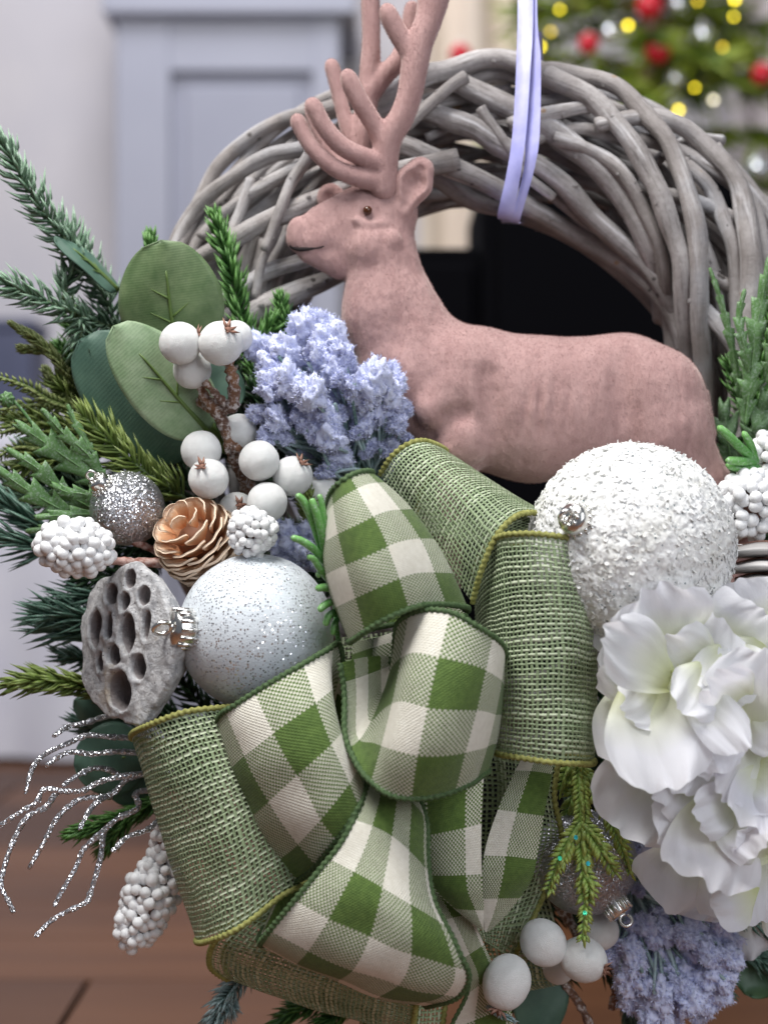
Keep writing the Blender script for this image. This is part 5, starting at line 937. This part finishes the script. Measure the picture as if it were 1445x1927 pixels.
# ------------------------------------------------------------------ eucalyptus
def eu_leaf(o, base, tip, w, m, Yb, Yt, cup=.12, side=0.0, vein=True, roundt=.44):
    b, t = P(*base, Yb), P(*tip, Yt); ax = t-b; L = np.linalg.norm(ax); a = ax/L; e = unit(np.cross(a, (0, 1, 0))); nrm = unit(np.cross(e, a)); 
    if nrm[1] > 0: nrm = -nrm
    if side: e = unit(e*math.cos(side)+nrm*math.sin(side)); nrm = unit(np.cross(e, a)); nrm = -nrm if nrm[1] > 0 else nrm
    W = w*pxs(Yb); nu, nv = 26, 17; vv = []; uv = []
    for i in range(nu):
        q = i/(nu-1); hw = W*max(0, math.sin(math.pi*min(1, q**.82)))**roundt
        for j in range(nv):
            s = j/(nv-1)*2-1; vv.append(b+a*L*q+e*s*hw+nrm*(cup*W*(-(s*s))*(hw/W)+.05*L*math.sin(math.pi*q)+.0006*math.sin(9*q+4*s))); uv.append((s*.5+.5, q))
    ob = mk('leaf', vv, grid_faces(nu, nv), m, o, uv=uv); md = ob.modifiers.new('thick', 'SOLIDIFY'); md.thickness = .0008; md.offset = 0
    if vein:
        mb = MB()
        def vp(q, s): hw = W*max(0, math.sin(math.pi*min(1, q**.82)))**roundt; return b+a*L*q+e*s*hw+nrm*(cup*W*(-(s*s))*(hw/W)+.05*L*math.sin(math.pi*q)+.0005)
        vv, ff = tube([vp(q, .02*math.sin(6*q)) for q in np.linspace(.0, .74, 12)], np.linspace(.0017, .0005, 12), 6); mb.add(vv, ff)
        for q0, sg in ((.28, 1), (.34, -1), (.5, 1)):
            vv, ff = tube([vp(q0+.12*k/5, sg*.40*k/5) for k in range(6)], np.linspace(.0008, .0002, 6), 5); mb.add(vv, ff)
        k = mb.make('vein', VEIN); k.parent = ob; k.location = WL[k]-WL[ob]
eu = thing('eucalyptus_sprig', 'eucalyptus sprig with broad round leaves behind the upper white berries', 'eucalyptus', P(420, 840, -.07))
eu_leaf(eu, (338, 668), (303, 452), 98, EU_MID, -.085, -.10); eu_leaf(eu, (392, 812), (213, 614), 74, EU_PALE, -.092, -.112, side=.15); eu_leaf(eu, (372, 846), (150, 640), 96, EU_DARK, -.07, -.085, vein=False); eu_leaf(eu, (222, 548), (103, 446), 26, EU_DARK, -.08, -.09, side=.9)
eu_leaf(eu, (432, 775), (392, 672), 46, EU_DARK, -.075, -.07, vein=False); branch(eu, [[(425, 850, -.07, 7), (408, 815, -.085, 6), (385, 795, -.092, 5.5), (360, 760, -.096, 4)], [(408, 815, -.085, 5), (365, 720, -.082, 4), (338, 668, -.085, 4)]], VEIN, 'stem', 7, .03)
e2 = thing('eucalyptus_sprig', 'dark eucalyptus leaves behind the silver glitter branch at lower left', 'eucalyptus', P(320, 1440, -.06))
eu_leaf(e2, (270, 1420), (140, 1440), 70, EU_DARK, -.07, -.08, vein=False, roundt=.45); eu_leaf(e2, (285, 1478), (205, 1490), 34, EU_DARK, -.065, -.072, vein=False); eu_leaf(e2, (230, 1360), (140, 1318), 34, EU_DARK, -.06, -.065, vein=False); branch(e2, [[(330, 1440, -.06, 5), (275, 1425, -.068, 4), (230, 1425, -.075, 3)]], VEIN, 'stem', 7, .03)
e3 = thing('eucalyptus_sprig', 'dark teal eucalyptus leaf under the lower white berries', 'eucalyptus', P(1030, 1820, -.06)); eu_leaf(e3, (1020, 1800), (1010, 1960), 54, EU_DARK, -.07, -.08, vein=False); branch(e3, [[(1035, 1770, -.055, 4), (1020, 1810, -.07, 4)]], VEIN, 'stem', 7, .03)
e4 = thing('eucalyptus_sprig', 'green eucalyptus leaf in the lower right corner under the hydrangea', 'eucalyptus', P(1450, 1780, -.06)); eu_leaf(e4, (1450, 1790), (1400, 1870), 52, simple('eu_green', (.035, .09, .045), (.06, .13, .06), 90, .5), -.06, -.07, vein=False); branch(e4, [[(1480, 1740, -.05, 4), (1450, 1795, -.06, 4)]], VEIN, 'stem', 7, .03)

# ------------------------------------------------------------------ silver glitter branch
gb = thing('glitter_branch', 'thin curling silver glitter branch reaching out at the lower left', 'glitter branch', P(320, 1470, -.08))
GBP = [[(260, 1345), (204, 1348), (163, 1360), (128, 1368), (100, 1386)], [(290, 1395), (246, 1389), (208, 1387), (166, 1384), (131, 1398), (86, 1419), (62, 1446), (48, 1495)], [(300, 1425), (256, 1417), (215, 1415), (173, 1419), (138, 1415), (114, 1422), (86, 1443)], [(330, 1450), (270, 1456), (225, 1462), (187, 1472), (156, 1488), (121, 1489), (83, 1486), (69, 1510), (35, 1531), (-4, 1557)],
 [(228, 1461), (204, 1448), (176, 1446), (149, 1458), (118, 1479)], [(285, 1455), (242, 1465), (208, 1496), (156, 1503), (131, 1517), (104, 1545), (83, 1586), (54, 1636)], [(206, 1498), (194, 1502), (173, 1520), (149, 1562)], [(110, 1489), (104, 1495), (86, 1520), (52, 1538), (28, 1579), (10, 1628), (3, 1666), (17, 1697), (27, 1718)], [(320, 1480), (280, 1487), (256, 1493), (260, 1520), (221, 1541), (194, 1565), (159, 1597), (142, 1635), (118, 1676), (102, 1707)],
 [(196, 1564), (194, 1575), (189, 1617), (170, 1683), (159, 1700), (104, 1728), (66, 1764)], [(330, 1530), (298, 1545), (277, 1562), (239, 1576), (211, 1603)]]
for k, pt in enumerate(GBP):
    n = len(pt); Y0 = -.085-.006*(k % 4); c_ = cr([P(x, y, Y0-.035*j/(n-1)) for j, (x, y) in enumerate(pt)], 9); m_ = len(c_); s = pxs(-.1); rr = np.linspace(6.0, 4.4, m_)*s*(1+.14*NR.normal(size=m_)); rr[-1] *= .5; vv, ff = tube(c_, rr, 9); mk('twig', vv, ff, GL_BRANCH, gb)
vv, ff = tube(cr([P(345, 1500, -.07), P(330, 1480, -.08), P(300, 1440, -.085), P(270, 1380, -.085), P(250, 1345, -.085)], 5), .002, 8); mk('main_stem', vv, ff, GL_BRANCH, gb)

# ------------------------------------------------------------------ wood shavings at the right edge
WS = m_wood('grey_shaving', (.50, .48, .47), (.72, .70, .69), 40)
ws = thing('wood_shaving', 'curled pale grey wood shavings at the right edge above the hydrangea', 'wood shaving', P(1430, 1080, -.1))
for k, (y0_, h_, dY) in enumerate(((1030, 34, 0), (1062, 30, -.006), (1090, 30, -.010))):
    vv = []; n = 22
    for i in range(n):
        t = i/(n-1); x = 1378+110*t+4*math.sin(5*t+k); yc = y0_-22*math.sin(math.pi*(.15+.7*t))+10
        for j in range(7): q = j/6; vv.append(P(x-6*q, yc+h_*q*(.35+.65*math.sin(math.pi*min(1, .12+t*.8)))+1.2*math.sin(9*q+3*t), -.105+dY-.022*math.sin(math.pi*q)-.012*t))
    ob = mk('curl', vv, grid_faces(n, 7), WS, ws); md = ob.modifiers.new('thick', 'SOLIDIFY'); md.thickness = .0012
    vv, ff = tube(np.array(vv).reshape(n, 7, 3)[:, 0], .0009, 6); e_ = mk('edge', vv, ff, TWIGB); e_.parent = ob; e_.location = WL[e_]-WL[ob]

# ------------------------------------------------------------------ hydrangea
hy = thing('hydrangea', 'large white artificial hydrangea with ruffled petals at the right edge', 'hydrangea', P(1340, 1430, -.09))
def petal(base, tip, w, Yb, Yt, k, cup=.18, ruf=.12, m=PETAL):
    fw = 0 if tip[1] > 1780 else (.5 if tip[1] > 1700 else 1); base, tip = ((x+(14 if x < 1255 else 0), y) for x, y in (base, tip)); b, t = P(*base, Yb-.052*fw), P(*tip, Yt-.058*fw); ax = t-b; L = np.linalg.norm(ax); a = ax/L; e = unit(np.cross(a, (0, 1, 0))); tw = ((k*37) % 11-5)*.06; nrm = unit(np.cross(e, a)); nrm = -nrm if nrm[1] > 0 else nrm
    e = unit(e*math.cos(tw)+nrm*math.sin(tw)); nrm = unit(np.cross(e, a)); nrm = -nrm if nrm[1] > 0 else nrm
    W = w*pxs(Yb)*.5; nu, nv = 26, 31; vv = []; cc = []; rr = random.Random(k); p1, p2, p3 = (rr.uniform(0, 6) for _ in range(3))
    for i in range(nu):
        q = i/(nu-1)
        for j in range(nv):
            s = j/(nv-1)*2-1; lim = 1-.20*abs(s)**2.4-.03*math.sin(5*s+p1)-.006*math.sin(17*s+p2); qq = q*lim
            hw = W*(.22+.78*math.sin(math.pi*.5*min(1, qq*1.55))**1.1)*(1-.34*max(0, (qq-.62)/.38)**2); edge = max(abs(s)**2.2, q**3)
            z = cup*W*(s*s*.9-.3)*math.sin(math.pi*min(1, q+.15))+ruf*W*edge*(math.sin(4.2*s+3.6*q+p1)+.45*math.sin(8.5*s-5*q+p2)+.12*math.sin(15*s+4*q+p3)*q)-.16*L*q*q*rr.choice((1,))+.03*W*math.sin(11*s+p3)*q+.05*W*edge*math.sin(12*s+7*q+p1)*q*q+.012*W*math.sin(23*s+2*math.sin(5*q))*q
            vv.append(b+a*L*qq+e*s*hw*(1+.02*math.sin(9*q+p3))+nrm*z); cc.append(min(1, .02+qq*1.05+.25*abs(s)*qq))
    uv = [((j/(nv-1)-.5)*6+k, i/(nu-1)*.7) for i in range(nu) for j in range(nv)]; mk('petal', vv, grid_faces(nu, nv), m, hy, uv=uv, col=cc)
PT = [((1235, 1235), (1122, 1108), 165, -.120, -.118), ((1262, 1238), (1222, 1122), 190, -.132, -.150), ((1300, 1190), (1325, 1118), 150, -.118, -.125), ((1432, 1215), (1392, 1098), 165, -.12, -.125), ((1190, 1180), (1142, 1278), 90, -.118, -.125), ((1275, 1285), (1150, 1196), 130, -.135, -.165), ((1180, 1270), (1268, 1462), 185, -.128, -.170), ((1185, 1260), (1195, 1440), 170, -.118, -.138),
      ((1265, 1400), (1178, 1572), 235, -.105, -.122), ((1308, 1345), (1275, 1482), 135, -.122, -.140), ((1355, 1370), (1298, 1510), 150, -.115, -.130), ((1335, 1262), (1262, 1215), 120, -.128, -.145), ((1325, 1235), (1412, 1305), 150, -.125, -.145), ((1450, 1210), (1390, 1275), 130, -.125, -.14), ((1270, 1265), (1400, 1400), 95, -.14, -.165), ((1365, 1390), (1460, 1250), 190, -.13, -.16),
      ((1370, 1505), (1428, 1580), 130, -.125, -.158), ((1345, 1505), (1352, 1655), 180, -.118, -.155), ((1350, 1500), (1262, 1588), 140, -.115, -.135), ((1335, 1570), (1275, 1722), 220, -.098, -.108), ((1385, 1580), (1425, 1728), 190, -.105, -.130), ((1395, 1690), (1405, 1806), 180, -.076, -.078), ((1460, 1600), (1400, 1590), 90, -.13, -.15), ((1300, 1300), (1360, 1440), 110, -.128, -.155),
      ((1320, 1310), (1330, 1450), 120, -.122, -.148), ((1440, 1370), (1380, 1490), 150, -.122, -.15), ((1455, 1430), (1440, 1550), 140, -.125, -.155), ((1340, 1215), (1435, 1160), 150, -.118, -.135), ((1290, 1270), (1345, 1175), 140, -.12, -.14), ((1400, 1300), (1500, 1380), 150, -.13, -.15), ((1480, 1200), (1530, 1120), 150, -.12, -.12), ((1470, 1480), (1560, 1450), 180, -.12, -.13), ((1450, 1650), (1540, 1720), 190, -.105, -.11),
      ((1470, 1330), (1570, 1280), 180, -.12, -.12), ((1210, 1320), (1130, 1262), 80, -.118, -.135), ((1380, 1215), (1330, 1290), 90, -.13, -.15), ((1405, 1440), (1480, 1500), 130, -.13, -.15), ((1400, 1500), (1330, 1540), 100, -.125, -.15)]
PT += [((1250, 1195), (1180, 1098), 150, -.112, -.116), ((1330, 1180), (1275, 1095), 150, -.108, -.112), ((1240, 1290), (1175, 1330), 110, -.13, -.15), ((1300, 1440), (1235, 1500), 130, -.12, -.14), ((1340, 1250), (1300, 1330), 110, -.138, -.16), ((1420, 1660), (1350, 1690), 140, -.11, -.125), ((1410, 1330), (1350, 1290), 110, -.14, -.16)]
for k, (b_, t_, w_, ya, yb) in enumerate(PT): petal(b_, t_, w_, ya, yb, k+3)
fm = simple('floret_heart', (.45, .50, .20), rough=.7); iv, jf = ico(2)
for x, y, Y in ((1330, 1250, -.186), (1350, 1508, -.182), (1262, 1262, -.190)): mk('floret_heart', P(x, y, Y)+iv*5*pxs(Y), jf, fm, hy)
vv, ff = tube(cr([P(1340, 1440, -.06), P(1330, 1400, -.10), P(1330, 1350, -.155)], 4), .003, 8); mk('stem', vv, ff, STEM, hy); mk('calyx_core', P(1350, 1430, -.075)+ico(3)[0]*np.array((150, 70, 170))*pxs(-.08), ico(3)[1], simple('hydrangea_core', (.20, .22, .10), rough=.9), hy)
